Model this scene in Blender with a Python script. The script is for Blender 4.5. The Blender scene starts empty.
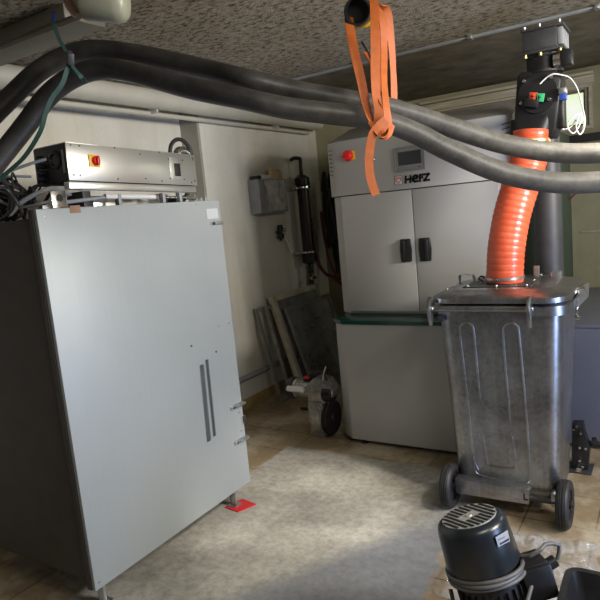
import bpy, bmesh, math, random
from mathutils import Vector, Matrix, Euler, noise
random.seed(7)
C = bpy.context.scene.collection
V = Vector
PI = math.pi

# ------------------------------------------------------------------ camera
F = 596.33
yaw, pitch, roll = math.radians(32.54), math.radians(8.22), math.radians(-5.5)
CAM = V((0, 0, 1.5))
fw = V((-math.sin(yaw)*math.cos(pitch), math.cos(yaw)*math.cos(pitch), -math.sin(pitch)))
r0 = V((math.cos(yaw), math.sin(yaw), 0)); u0 = r0.cross(fw)
rt = r0*math.cos(roll) + u0*math.sin(roll)
up = -r0*math.sin(roll) + u0*math.cos(roll)
cd = bpy.data.cameras.new('camera'); cam = bpy.data.objects.new('camera', cd); C.objects.link(cam)
cd.sensor_width = 36; cd.lens = F/600*36; cd.clip_start = 0.02
M = Matrix((rt, up, -fw)).transposed().to_4x4(); M.translation = CAM
cam.matrix_world = M
bpy.context.scene.camera = cam

def ray(x, y): return fw*F + rt*(x-300) - up*(y-300)
def at(x, y, ax, v):                       # photo point -> point on a plane of the room
    i = 'xyz'.index(ax); d = ray(x, y); return CAM + d*((v-CAM[i])/d[i])
def dp(x, y, d): return CAM + ray(x, y)/F*d  # photo point -> point at a distance

# ------------------------------------------------------------------ materials
MT = {}
def newmat(name):
    m = bpy.data.materials.new(name); m.use_nodes = True
    nt = m.node_tree; b = nt.nodes['Principled BSDF']; MT[name] = m
    return m, nt, b
def coords(nt, scale=(1, 1, 1), kind='Object'):
    tc = nt.nodes.new('ShaderNodeTexCoord'); mp = nt.nodes.new('ShaderNodeMapping')
    mp.inputs['Scale'].default_value = scale
    nt.links.new(tc.outputs[kind], mp.inputs['Vector']); return mp.outputs['Vector']
def ntex(nt, vec, scale, detail=4, rough=.6):
    n = nt.nodes.new('ShaderNodeTexNoise'); n.inputs['Scale'].default_value = scale
    n.inputs['Detail'].default_value = detail; n.inputs['Roughness'].default_value = rough
    nt.links.new(vec, n.inputs['Vector']); return n.outputs['Fac']
def ramp(nt, fac, stops):
    r = nt.nodes.new('ShaderNodeValToRGB'); el = r.color_ramp.elements
    while len(el) < len(stops): el.new(.5)
    for e, (p, c) in zip(el, stops):
        e.position = p; e.color = (*c, 1) if len(c) == 3 else c
    nt.links.new(fac, r.inputs['Fac']); return r.outputs['Color']
def mixc(nt, fac, a, b, mode='MIX'):
    n = nt.nodes.new('ShaderNodeMix'); n.data_type = 'RGBA'; n.blend_type = mode
    for s, v in ((0, fac), (6, a), (7, b)):
        if hasattr(v, 'links'): nt.links.new(v, n.inputs[s])
        else: n.inputs[s].default_value = v if s == 0 else (*v, 1)
    return n.outputs[2]
def bump(nt, b, h, strength=.3, dist=.01):
    n = nt.nodes.new('ShaderNodeBump'); n.inputs['Strength'].default_value = strength
    n.inputs['Distance'].default_value = dist
    nt.links.new(h, n.inputs['Height']); nt.links.new(n.outputs['Normal'], b.inputs['Normal'])
def simple(name, col, rough=.5, metal=0, var=.12, scale=8, bmp=0, bscale=60, spec=.5, stretch=(1, 1, 1), coat=0):
    m, nt, b = newmat(name)
    v = coords(nt, stretch); f = ntex(nt, v, scale)
    lo = tuple(c*(1-var) for c in col); hi = tuple(min(1, c*(1+var)) for c in col)
    nt.links.new(ramp(nt, f, [(.3, lo), (.7, hi)]), b.inputs['Base Color'])
    b.inputs['Roughness'].default_value = rough; b.inputs['Metallic'].default_value = metal
    b.inputs['Specular IOR Level'].default_value = spec
    if coat: b.inputs['Coat Weight'].default_value = coat
    if bmp: bump(nt, b, ntex(nt, v, bscale), bmp, .004)
    return m
simple('boiler_grey', (.44, .435, .42), .42, 0, .03, 3, .03, 300)
simple('boiler_green', (.006, .055, .04), .2, 0, .1, 4)
simple('casing_green', (.018, .034, .020), .5, 0, .1, 4)
simple('black_plastic', (.014, .014, .015), .38, 0, .2, 20, .05, 200)
simple('black_rubber', (.018, .017, .017), .55, 0, .3, 30, .15, 90)
simple('black_metal', (.022, .022, .023), .42, .3, .2, 12, .06, 120)
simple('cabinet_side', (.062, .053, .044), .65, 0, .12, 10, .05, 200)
simple('dark_grey', (.06, .06, .062), .5, .3, .2, 12)
simple('screen', (.05, .06, .06), .15, 0, .05, 3)
simple('screen_frame', (.28, .285, .29), .45, 0, .05, 5)
simple('red', (.75, .02, .02), .35, 0, .08, 8)
simple('yellow', (.85, .5, .03), .4, 0, .08, 8)
simple('red_mat', (.62, .03, .035), .7, 0, .15, 25, .1, 100)
simple('sticker_grey', (.50, .52, .52), .5, 0, .04, 40)
simple('vent_hole', (.006, .006, .006), .95, 0, .1, 5, spec=0)
simple('vent_cream', (.30, .295, .21), .35, 0, .1, 8)
simple('white', (.75, .74, .7), .45, 0, .04, 5)
simple('white_cable', (.75, .76, .74), .4, 0, .04, 5)
simple('label_green', (.05, .5, .2), .5, 0, .05, 5)
simple('label_red', (.75, .08, .03), .5, 0, .05, 5)
simple('blue_plastic', (.03, .08, .4), .4, 0, .05, 5)
simple('logo_black', (.012, .012, .013), .4, 0, .05, 5)
simple('chrome', (.75, .74, .72), .22, 1, .06, 12)
simple('zinc', (.55, .56, .56), .35, .9, .18, 30, .05, 90)
simple('aluminium', (.42, .42, .40), .4, .8, .35, 30, .5, 45)
simple('brass', (.55, .4, .16), .35, .9, .15, 20)
simple('copper_tab', (.32, .19, .12), .5, .2, .15, 20)
simple('pipe_paint', (.50, .48, .41), .38, 0, .08, 5, .05, 30)
simple('duct_shaded', (.13, .122, .095), .5, 0, .12, 5, .05, 30)  # darker copy of the pipe paint: the duct's shade put into its colour
simple('ceiling_brown', (.16, .13, .085), .85, 0, .4, 7, .4, 30)
simple('pipe_grey', (.30, .31, .32), .5, .1, .15, 10)
simple('strap_orange', (.40, .092, .013), .6, 0, .14, 40, .25, 500)
simple('strap_green', (.008, .045, .034), .65, 0, .2, 40, .2, 400)
simple('frame_cream', (.48, .43, .34), .6, 0, .18, 14, .15, 60)
simple('frame_grey', (.20, .205, .185), .5, .2, .2, 14)
simple('cardboard', (.50, .37, .20), .8, 0, .1, 14)
simple('tube_red', (.10, .015, .012), .45, 0, .1, 10)
simple('tank_dark', (.028, .014, .016), .3, 0, .25, 8)
simple('motor_paint', (.016, .020, .024), .28, .1, .25, 6, .04, 100)
simple('motor_grille', (.42, .42, .40), .45, .3, .2, 30)
simple('cord_grey', (.11, .105, .10), .5, 0, .15, 30)
simple('lowcab_grey', (.17, .18, .23), .45, .1, .06, 4)
simple('board_dark', (.03, .028, .02), .7, 0, .2, 8)
simple('wood_trim', (.50, .45, .34), .6, 0, .2, 9, .1, 40, stretch=(.3, 4, 4))
simple('wood_dark', (.20, .17, .11), .7, 0, .2, 9, .1, 40, stretch=(.3, 4, 4))

def galvanised():
    m, nt, b = newmat('galvanised'); v = coords(nt)
    vo = nt.nodes.new('ShaderNodeTexVoronoi'); vo.inputs['Scale'].default_value = 60; nt.links.new(v, vo.inputs['Vector'])
    n = ntex(nt, v, 5, 6)
    streak = ntex(nt, coords(nt, (9, 9, .8)), 4, 6, .7)
    c1 = ramp(nt, n, [(.3, (.24, .25, .26)), (.7, (.42, .43, .44))])
    c2 = mixc(nt, .28, c1, vo.outputs['Color'], 'SOFT_LIGHT')
    c3 = mixc(nt, .5, c2, ramp(nt, streak, [(.35, (.62, .62, .62)), (.65, (1, 1, 1))]), 'MULTIPLY')
    bw = nt.nodes.new('ShaderNodeHueSaturation'); bw.inputs['Saturation'].default_value = .25
    nt.links.new(c3, bw.inputs['Color']); nt.links.new(bw.outputs['Color'], b.inputs['Base Color'])
    b.inputs['Metallic'].default_value = .92
    rr = nt.nodes.new('ShaderNodeMapRange'); rr.inputs['To Min'].default_value = .25; rr.inputs['To Max'].default_value = .42
    nt.links.new(n, rr.inputs['Value']); nt.links.new(rr.outputs[0], b.inputs['Roughness'])
    bump(nt, b, ntex(nt, v, 40, 5), .12, .003)
galvanised()
def brushed(name, col, metal, rough, sc):
    m, nt, b = newmat(name)
    n = ntex(nt, coords(nt, sc), 60, 3)
    n2 = ntex(nt, coords(nt), 1.7, 3)
    c = ramp(nt, n, [(.3, tuple(x*.98 for x in col)), (.7, tuple(x*1.02 for x in col))])
    c = mixc(nt, .25, c, ramp(nt, n2, [(.35, (.8, .8, .8)), (.65, (1, 1, 1))]), 'MULTIPLY')
    nt.links.new(c, b.inputs['Base Color'])
    b.inputs['Metallic'].default_value = metal; b.inputs['Roughness'].default_value = rough
    bump(nt, b, n, .015, .001)
brushed('panel_metal', (.39, .42, .415), .2, .5, (1, 3, .05))
brushed('stainless', (.72, .71, .66), .85, .30, (1, .06, 3))
def orange_hose():
    m, nt, b = newmat('hose_orange'); v = coords(nt); n = ntex(nt, v, 14)
    nt.links.new(ramp(nt, n, [(.3, (.72, .095, .038)), (.7, (.82, .15, .065))]), b.inputs['Base Color'])
    b.inputs['Roughness'].default_value = .32; b.inputs['Coat Weight'].default_value = .15
orange_hose()
def hose_mat():
    m, nt, b = newmat('hose_black'); v = coords(nt)
    n = ntex(nt, v, 22, 8, .75); s = ntex(nt, v, 4, 5)
    c = ramp(nt, n, [(.3, (.008, .0075, .007)), (.75, (.035, .032, .029))])
    c = mixc(nt, ramp(nt, s, [(.45, (0, 0, 0)), (.75, (.25, .25, .25))]), c, (.11, .10, .085))
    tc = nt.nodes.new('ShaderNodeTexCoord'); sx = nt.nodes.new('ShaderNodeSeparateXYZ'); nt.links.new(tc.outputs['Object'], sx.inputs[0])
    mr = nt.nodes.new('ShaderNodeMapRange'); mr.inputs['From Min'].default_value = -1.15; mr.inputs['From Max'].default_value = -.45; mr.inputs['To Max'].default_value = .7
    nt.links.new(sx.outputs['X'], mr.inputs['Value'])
    c = mixc(nt, mr.outputs[0], c, ramp(nt, n, [(.3, (.08, .075, .068)), (.7, (.21, .20, .175))]))   # light on the stretch over the bin, painted in as a dusty grey
    nt.links.new(c, b.inputs['Base Color']); b.inputs['Roughness'].default_value = .42
    bump(nt, b, ntex(nt, v, 130, 4), .2, .003)
hose_mat()
def ceiling_mat():
    m, nt, b = newmat('ceiling'); v = coords(nt)
    n1 = ntex(nt, coords(nt, (1.0, 1.6, 1)), 26, 9, .72)
    n2 = ntex(nt, v, 2.0, 4); n3 = ntex(nt, v, 90, 4)
    base = ramp(nt, n1, [(.34, (.04, .030, .020)), (.42, (.14, .118, .085)), (.49, (.36, .32, .25)), (.72, (.54, .49, .40))])
    c = mixc(nt, .7, base, ramp(nt, n2, [(.3, (.66, .60, .5)), (.7, (1, .98, .94))]), 'MULTIPLY')
    nt.links.new(c, b.inputs['Base Color']); b.inputs['Roughness'].default_value = .95
    mx = nt.nodes.new('ShaderNodeMath'); mx.operation = 'ADD'
    nt.links.new(n1, mx.inputs[0]); nt.links.new(n3, mx.inputs[1])
    bump(nt, b, mx.outputs[0], .6, .02)
ceiling_mat()
def wall_mat(name, a, c_, stain, sc=1.0):
    m, nt, b = newmat(name); v = coords(nt)
    n1 = ntex(nt, v, 2.2*sc, 7, .6); n2 = ntex(nt, coords(nt, (4, 4, .5)), 2.5, 5)
    n3 = ntex(nt, v, 70, 2)
    c = ramp(nt, n1, [(.3, a), (.7, c_)])
    c = mixc(nt, ramp(nt, n2, [(.5, (0, 0, 0)), (.8, (.5, .5, .5))]), c, stain)
    c = mixc(nt, ramp(nt, n3, [(.24, (1, 1, 1)), (.28, (0, 0, 0))]), c, (.2, .18, .14))
    nt.links.new(c, b.inputs['Base Color']); b.inputs['Roughness'].default_value = .85
    bump(nt, b, n1, .35, .01)
wall_mat('wall_plaster', (.60, .57, .49), (.72, .70, .63), (.50, .47, .38))
wall_mat('wall_grey', (.26, .25, .21), (.36, .34, .29), (.22, .2, .16))
wall_mat('wall_olive', (.20, .21, .115), (.30, .31, .185), (.20, .19, .11))
wall_mat('wall_back', (.30, .28, .175), (.40, .375, .245), (.25, .23, .13))
wall_mat('base_brown', (.28, .18, .07), (.48, .33, .14), (.12, .08, .04), 3)
def floor_mat():
    m, nt, b = newmat('floor'); v = coords(nt)
    tc = nt.nodes.new('ShaderNodeTexCoord'); sp = nt.nodes.new('ShaderNodeSeparateXYZ'); nt.links.new(tc.outputs['Object'], sp.inputs[0])
    def math_(op, a, b_, c=None):
        n = nt.nodes.new('ShaderNodeMath'); n.operation = op
        for i, q in enumerate((a, b_, c)):
            if q is None: continue
            if hasattr(q, 'links'): nt.links.new(q, n.inputs[i])
            else: n.inputs[i].default_value = q
        return n.outputs[0]
    wob = math_('MULTIPLY', math_('SUBTRACT', ntex(nt, v, 5, 5), .5), .25)
    x, y = sp.outputs['X'], sp.outputs['Y']
    # screed laid over the tiles: x -2.16..-0.92, up to y 3.06
    m1 = math_('GREATER_THAN', x, -2.155); m2 = math_('LESS_THAN', y, 3.065)
    edge = math_('ADD', math_('ADD', x, math_('MULTIPLY', y, .06)), wob)
    m3 = nt.nodes.new('ShaderNodeMapRange'); m3.inputs['From Min'].default_value = -.74; m3.inputs['From Max'].default_value = -.70
    m3.inputs['To Min'].default_value = 1; m3.inputs['To Max'].default_value = 0; nt.links.new(edge, m3.inputs['Value'])
    mask = math_('MULTIPLY', math_('MULTIPLY', m1, m2), m3.outputs[0])
    n1 = ntex(nt, v, 3.5, 8, .65); n2 = ntex(nt, v, 26, 6, .7)
    scr = ramp(nt, n1, [(.3, (.30, .28, .235)), (.5, (.42, .40, .345)), (.7, (.55, .53, .46))])
    scr = mixc(nt, .8, scr, ramp(nt, n2, [(.35, (.62, .61, .6)), (.6, (1, 1, 1))]), 'MULTIPLY')
    # scuffed white marks
    sc = ntex(nt, coords(nt, (3, 1, 1)), 38, 4, .8)
    sm = math_('MULTIPLY', math_('GREATER_THAN', sc, .62), math_('GREATER_THAN', ntex(nt, v, 1.8, 2), .52))
    scr = mixc(nt, math_('MULTIPLY', sm, .5), scr, (.62, .61, .57))
    # worn screed towards the near right, with the bluish shade there painted in
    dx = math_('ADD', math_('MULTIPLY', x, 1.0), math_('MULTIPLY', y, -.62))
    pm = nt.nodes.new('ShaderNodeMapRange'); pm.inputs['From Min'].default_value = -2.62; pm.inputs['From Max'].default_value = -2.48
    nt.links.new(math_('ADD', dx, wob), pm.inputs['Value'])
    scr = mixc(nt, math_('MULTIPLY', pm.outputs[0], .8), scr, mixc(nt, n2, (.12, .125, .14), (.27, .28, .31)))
    br = nt.nodes.new('ShaderNodeTexBrick'); br.offset = 0; br.inputs['Scale'].default_value = 1
    br.inputs['Brick Width'].default_value = .3; br.inputs['Row Height'].default_value = .3; br.inputs['Mortar Size'].default_value = .004
    br.inputs['Color1'].default_value = (.30, .22, .125, 1); br.inputs['Color2'].default_value = (.36, .275, .165, 1); br.inputs['Mortar'].default_value = (.14, .1, .06, 1)
    nt.links.new(v, br.inputs['Vector'])
    n4 = ntex(nt, v, 2.6, 7, .65)
    til = mixc(nt, ramp(nt, n4, [(.46, (0, 0, 0)), (.60, (.85, .85, .85))]), br.outputs['Color'], (.60, .52, .38))
    til = mixc(nt, .7, til, ramp(nt, n2, [(.3, (.6, .58, .55)), (.65, (1, 1, 1))]), 'MULTIPLY')
    nt.links.new(mixc(nt, mask, til, scr), b.inputs['Base Color'])
    rg = nt.nodes.new('ShaderNodeMapRange'); rg.inputs['To Min'].default_value = .38; rg.inputs['To Max'].default_value = .8
    nt.links.new(mask, rg.inputs['Value']); nt.links.new(rg.outputs[0], b.inputs['Roughness'])
    bump(nt, b, n2, .25, .005)
floor_mat()
def clear(name, tint, op, rough):
    m, nt, b = newmat(name); out = nt.nodes['Material Output']
    tr = nt.nodes.new('ShaderNodeBsdfTransparent'); tr.inputs[0].default_value = (*tint, 1)
    b.inputs['Base Color'].default_value = (.7, .7, .7, 1); b.inputs['Roughness'].default_value = rough
    b.inputs['Specular IOR Level'].default_value = 1.0
    mx = nt.nodes.new('ShaderNodeMixShader'); n = ntex(nt, coords(nt), 9, 5)
    mr = nt.nodes.new('ShaderNodeMapRange'); mr.inputs['From Min'].default_value = .35; mr.inputs['From Max'].default_value = .7
    mr.inputs['To Min'].default_value = op[0]; mr.inputs['To Max'].default_value = op[1]
    nt.links.new(n, mr.inputs['Value']); nt.links.new(mr.outputs[0], mx.inputs[0])
    nt.links.new(tr.outputs[0], mx.inputs[1]); nt.links.new(b.outputs[0], mx.inputs[2]); nt.links.new(mx.outputs[0], out.inputs[0])
clear('film', (.96, .96, .96), (.10, .5), .10)
clear('bag_film', (.95, .97, .88), (.45, .85), .18)
clear('pane_glass', (.50, .53, .48), (.2, .34), .10)
clear('clear_tube', (.75, .78, .7), (.1, .2), .08)
def emis(name, col, s):
    m, nt, b = newmat(name); e = nt.nodes.new('ShaderNodeEmission')
    g = ntex(nt, coords(nt), 6, 3)
    nt.links.new(ramp(nt, g, [(.4, col), (.7, (1, 1, .95))]), e.inputs[0]); e.inputs[1].default_value = s
    nt.links.new(e.outputs[0], nt.nodes['Material Output'].inputs[0])
emis('daylight_pane', (.85, 1, .62), .95)
emis('fill_tube', (1, .95, .85), 4)  # glow of the added fill tube

# ------------------------------------------------------------------ mesh builder
class MB:
    def __init__(s): s.bm = bmesh.new()
    def _new(s, verts, faces, smooth=False):
        vs = [s.bm.verts.new(v) for v in verts]; out = []
        for f in faces:
            try:
                fc = s.bm.faces.new([vs[i] for i in f]); fc.smooth = smooth; out.append(fc)
            except ValueError: pass
        return vs, out
    def box(s, lo, hi, bev=0, rot=None, seg=2):
        lo, hi = V(lo), V(hi); c = (lo+hi)/2; h = (hi-lo)/2
        h = V([max(abs(k), 1e-4) for k in h])
        p = [V((x*h.x, y*h.y, z*h.z)) for x in (-1, 1) for y in (-1, 1) for z in (-1, 1)]
        if rot is not None: p = [rot @ q for q in p]
        vs, fs = s._new([c+q for q in p], [(0, 1, 3, 2), (4, 6, 7, 5), (0, 4, 5, 1), (2, 3, 7, 6), (0, 2, 6, 4), (1, 5, 7, 3)])
        if bev:
            ed = list({e for f in fs for e in f.edges})
            bmesh.ops.bevel(s.bm, geom=ed, offset=bev, segments=seg, profile=.5, affect='EDGES')
        return s
    def prism(s, pts, off, bev=0):
        """closed outline of 3D points extruded by the vector off"""
        off = V(off); n = len(pts); a = [V(p) for p in pts]
        fs = [tuple(range(n))[::-1], tuple(range(n, 2*n))] + [(i, (i+1) % n, n+(i+1) % n, n+i) for i in range(n)]
        vs, f = s._new(a+[p+off for p in a], fs)
        if bev:
            ed = list({e for q in f for e in q.edges})
            bmesh.ops.bevel(s.bm, geom=ed, offset=bev, segments=2, profile=.5, affect='EDGES')
        return s
    def sweep(s, path, radii, n=14, caps=True, smooth=True):
        path = [V(p) for p in path]; m = len(path)
        if not hasattr(radii, '__len__'): radii = [radii]*m
        t0 = (path[1]-path[0]).normalized()
        ref = V((0, 0, 1)) if abs(t0.z) < .9 else V((1, 0, 0))
        a = t0.cross(ref).normalized(); rings = []
        for i in range(m):
            t = (path[min(i+1, m-1)]-path[max(i-1, 0)])
            t = t.normalized() if t.length > 1e-9 else t0
            a = (a - t*a.dot(t))
            a = a.normalized() if a.length > 1e-6 else t.orthogonal().normalized()
            b = t.cross(a)
            rings.append([path[i] + (a*math.cos(2*PI*k/n)+b*math.sin(2*PI*k/n))*radii[i] for k in range(n)])
        vs = [p for r in rings for p in r]
        fs = [(i*n+k, i*n+(k+1) % n, (i+1)*n+(k+1) % n, (i+1)*n+k) for i in range(m-1) for k in range(n)]
        v, f = s._new(vs, fs, smooth)
        if caps:
            for ring in (v[:n][::-1], v[-n:]):
                try: s.bm.faces.new(ring)
                except ValueError: pass
        return s
    def cyl(s, a, b, r, r2=None, n=24, bev=0):
        a, b = V(a), V(b); r2 = r if r2 is None else r2
        if bev:
            d = (b-a).normalized()*bev
            P = [a, a, a+d, b-d, b, b]; R = [1e-4, r-bev, r, r2, r2-bev, 1e-4]
            P[1] = a; P[4] = b
            return s.lathe(a, b, [(0, 0), (0, r-bev), (bev, r), ((b-a).length-bev, r2), ((b-a).length, r2-bev), ((b-a).length, 0)], n)
        v0 = s.bm.faces[:] if False else None
        t = (b-a).normalized(); e = t.orthogonal().normalized(); g = t.cross(e)
        vs = [a+(e*math.cos(2*PI*k/n)+g*math.sin(2*PI*k/n))*r for k in range(n)]+[b+(e*math.cos(2*PI*k/n)+g*math.sin(2*PI*k/n))*r2 for k in range(n)]
        vv, ff = s._new(vs, [(k, (k+1) % n, n+(k+1) % n, n+k) for k in range(n)], True)
        s.bm.faces.new(vv[:n][::-1]); s.bm.faces.new(vv[n:])
        return s
    def lathe(s, a, b, prof, n=32, closed=False):
        """profile of (distance along a->b, radius)"""
        a, b = V(a), V(b); t = (b-a).normalized(); e = t.orthogonal().normalized(); g = t.cross(e)
        rings = []
        for (h, r) in prof:
            if r < 1e-5: rings.append([s.bm.verts.new(a+t*h)])
            else: rings.append([s.bm.verts.new(a+t*h+(e*math.cos(2*PI*k/n)+g*math.sin(2*PI*k/n))*r) for k in range(n)])
        pr = list(zip(rings, rings[1:]))
        if closed: pr.append((rings[-1], rings[0]))
        for q, w in pr:
            for k in range(n):
                k2 = (k+1) % n
                if len(q) == 1 and len(w) == 1: continue
                if len(q) == 1: f = (q[0], w[k2], w[k])
                elif len(w) == 1: f = (q[k], q[k2], w[0])
                else: f = (q[k], q[k2], w[k2], w[k])
                try: fc = s.bm.faces.new(f); fc.smooth = True
                except ValueError: pass
        return s
    def ribbon(s, path, width, wdir, th=.0025):
        """flat webbing strap: wdir is one vector or one per point"""
        path = [V(p) for p in path]; m = len(path)
        W = [V(w).normalized() for w in (wdir if isinstance(wdir, list) else [wdir]*m)]
        sec = []
        for i in range(m):
            t = (path[min(i+1, m-1)]-path[max(i-1, 0)]).normalized()
            w = (W[i]-t*W[i].dot(t)).normalized(); nn = t.cross(w)*th/2; w = w*width/2
            sec.append([path[i]-w-nn, path[i]+w-nn, path[i]+w+nn, path[i]-w+nn])
        vs = [p for q in sec for p in q]
        fs = [(i*4+k, i*4+(k+1) % 4, i*4+4+(k+1) % 4, i*4+4+k) for i in range(m-1) for k in range(4)]
        fs += [(3, 2, 1, 0), (m*4-4, m*4-3, m*4-2, m*4-1)]
        s._new(vs, fs, True); return s
    def loft(s, rings, caps=(True, True), smooth=True):
        n = len(rings[0]); v, f = s._new([p for r in rings for p in r],
            [(i*n+k, i*n+(k+1) % n, (i+1)*n+(k+1) % n, (i+1)*n+k) for i in range(len(rings)-1) for k in range(n)], smooth)
        if caps[0]: s.bm.faces.new(v[:n][::-1])
        if caps[1]: s.bm.faces.new(v[-n:])
        return s
    def sheet(s, grid, smooth=True):
        nu, nv = len(grid), len(grid[0])
        s._new([p for r in grid for p in r], [(i*nv+j, i*nv+j+1, (i+1)*nv+j+1, (i+1)*nv+j) for i in range(nu-1) for j in range(nv-1)], smooth)
        return s
    def build(s, name, mat, parent=None, **kw):
        me = bpy.data.meshes.new(name); bmesh.ops.recalc_face_normals(s.bm, faces=s.bm.faces[:])
        s.bm.to_mesh(me); s.bm.free(); me.materials.append(MT[mat])
        me.set_sharp_from_angle(angle=math.radians(38))
        o = bpy.data.objects.new(name, me); C.objects.link(o)
        if parent is not None:
            if parent.name in WM: me.transform(WM[parent.name].inverted()); WM[o.name] = WM[parent.name]
            o.parent = parent
        tag(o, **kw); return o
WM = {}
def tag(o, label=None, cat=None, group=None, kind=None):
    if label: o['label'] = label
    if cat: o['category'] = cat
    if group: o['group'] = group
    if kind: o['kind'] = kind
    return o
def thing(name, loc, label, cat, group=None, rot=None):
    o = bpy.data.objects.new(name, None); C.objects.link(o); o.empty_display_size = .05
    m = Matrix.Translation(V(loc)) @ (rot.to_matrix().to_4x4() if rot else Matrix.Identity(4))
    o.matrix_world = m; WM[o.name] = m.copy()
    return tag(o, label, cat, group)
def spline(pts, k=8):
    """Catmull-Rom through the points"""
    P = [V(p) for p in pts]; P = [P[0]*2-P[1]]+P+[P[-1]*2-P[-2]]; out = []
    for i in range(1, len(P)-2):
        for j in range(k):
            t = j/k; a, b, c, d = P[i-1], P[i], P[i+1], P[i+2]
            out.append(.5*((2*b)+(c-a)*t+(2*a-5*b+4*c-d)*t*t+(3*b-a-3*c+d)*t**3))
    out.append(P[-2]); return out
def rrect(cx, cy, z, wx, wy, r, n=5):
    """rounded rectangle ring in a level plane"""
    out = []
    for (sx, sy, a0) in ((1, 1, 0), (-1, 1, 90), (-1, -1, 180), (1, -1, 270)):
        for k in range(n+1):
            a = math.radians(a0+90*k/n)
            out.append(V((cx+sx*(wx/2-r)+r*math.cos(a), cy+sy*(wy/2-r)+r*math.sin(a), z)))
    return out
def struct(name, mb, mat, **kw): return mb.build(name, mat, None, kind='structure', **kw)

# ================================================================== THE ROOM
ZC = 2.38; XL = -2.9; XR = 1.6; YB = 5.1; YF = -1.3; XREC = -3.06
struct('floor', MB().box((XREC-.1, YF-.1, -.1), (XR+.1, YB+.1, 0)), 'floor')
struct('ceiling', MB().box((XREC-.1, YF-.1, ZC), (XR+.1, YB+.1, ZC+.12)), 'ceiling')
# left wall: set back near the camera, standing forward from y = 3.42 on
struct('wall_left', MB().prism([(XREC, YF, 0), (XREC, 3.42, 0), (XL, 3.42, 0), (XL, YB, 0), (XREC-.15, YB, 0), (XREC-.15, YF, 0)], (0, 0, ZC)), 'wall_plaster')
struct('trim_1', MB().box((XREC, 3.395, 0), (XL+.002, 3.42, ZC)), 'wall_grey')  # step face of the wall, its shade painted as a darker grey
WX0, WX1, WZ0, WZ1 = -.92, -.565, 1.955, 2.215
def wall_open(y0, y1, x0, x1, ox0, ox1, oz0, oz1):
    m = MB(); m.box((x0, y0, 0), (ox0, y1, ZC)); m.box((ox1, y0, 0), (x1, y1, ZC))
    m.box((ox0, y0, 0), (ox1, y1, oz0)); m.box((ox0, y0, oz1), (ox1, y1, ZC)); return m
struct('wall_back', wall_open(YB, YB+.15, XREC, XR, WX0, WX1, WZ0, WZ1), 'wall_back')
struct('wall_front', MB().box((XREC, YF-.15, 0), (XR, YF, ZC)), 'wall_grey')
RY0, RY1, RZ0, RZ1 = 1.75, 2.75, 1.72, 2.22      # unseen basement window assumed in the right wall as main light
m = MB(); m.box((XR, YF, 0), (XR+.15, RY0, ZC)); m.box((XR, RY1, 0), (XR+.15, YB, ZC)); m.box((XR, RY0, 0), (XR+.15, RY1, RZ0)); m.box((XR, RY0, RZ1), (XR+.15, RY1, ZC))
struct('wall_right', m, 'wall_olive')
struct('baseboard_left', MB().box((XL, 3.42, 0), (XL+.012, YB, .085)), 'base_brown')
# back window: frame, glazing bar and bright pane
def ring_xz(m, x0, x1, z0, z1, y0, y1, w):
    m.box((x0, y0, z0), (x1, y1, z0+w)); m.box((x0, y0, z1-w), (x1, y1, z1))
    m.box((x0, y0, z0+w), (x0+w, y1, z1-w)); m.box((x1-w, y0, z0+w), (x1, y1, z1-w)); return m
wf = struct('window_1', ring_xz(MB(), WX0-.03, WX1+.05, WZ0-.03, WZ1+.03, YB-.02, YB+.02, .022), 'wood_trim')
MB().box((WX0, YB+.08, WZ0), (WX1, YB+.085, WZ1)).build('pane', 'daylight_pane', wf)
ring_xz(MB(), WX0, WX1, WZ0, WZ1, YB+.04, YB+.08, .014).build('sash', 'wood_dark', wf)
# ledges of the long window head on the back wall
struct('trim_2', MB().box((-1.82, YB-.09, 2.305), (-.50, YB, 2.325), .003), 'wood_trim')
struct('trim_3', MB().box((-1.82, YB-.05, 2.245), (-.50, YB, 2.303), .003), 'wood_trim')
struct('trim_8', MB().box((XREC, 3.506, ZC-.012), (XR, YB, ZC-.0005)), 'ceiling_brown')  # thin darker brown sheet under the ceiling beyond the rail
struct('trim_4', MB().box((-1.82, YB-.07, 2.225), (-1.03, YB, 2.24), .003), 'wood_trim')
struct('trim_5', MB().box((-.95, YB-.07, 2.262), (-.50, YB-.05, 2.278), .003), 'wood_trim')
struct('trim_6', MB().box((-.90, YB-.06, 1.83), (.35, YB, 1.885), .003), 'board_dark')
struct('trim_7', MB().box((-.62, YB-.012, 1.146), (1.2, YB, 1.156), .002), 'wood_trim')
wr = struct('window_2', MB().box((XR-.02, RY0-.04, RZ0-.04), (XR+.03, RY1+.04, RZ0)).box((XR-.02, RY0-.04, RZ1), (XR+.03, RY1+.04, RZ1+.04)).box((XR-.02, RY0-.04, RZ0), (XR+.03, RY0, RZ1)).box((XR-.02, RY1, RZ0), (XR+.03, RY1+.04, RZ1)), 'wood_trim')

# ---- pipes along the ceiling and the wall
t = thing('ceiling_pipe', (-2.80, .2, 2.3), 'thick cream pipe with a thin one below it along the top of the left wall', 'pipe')
MB().cyl((-2.80, .2, 2.305), (-2.80, 4.98, 2.305), .062, n=32).build('main_pipe', 'pipe_paint', t)
MB().cyl((-2.862, .2, 2.225), (-2.862, 4.9, 2.225), .016, n=16).build('thin_pipe', 'pipe_paint', t)
for y in (1.2, 2.9, 4.3): MB().box((-2.87, y, 2.22), (-2.79, y+.02, ZC-.001), .001).build('pipe_hanger', 'zinc', t)
o = MB().cyl((XL+.032, 3.43, .262), (XL+.032, 4.9, .262), .022, n=16).build('wall_pipe', 'pipe_grey')
tag(o, 'grey pipe running low along the left wall behind the leaning frames', 'pipe')
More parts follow.
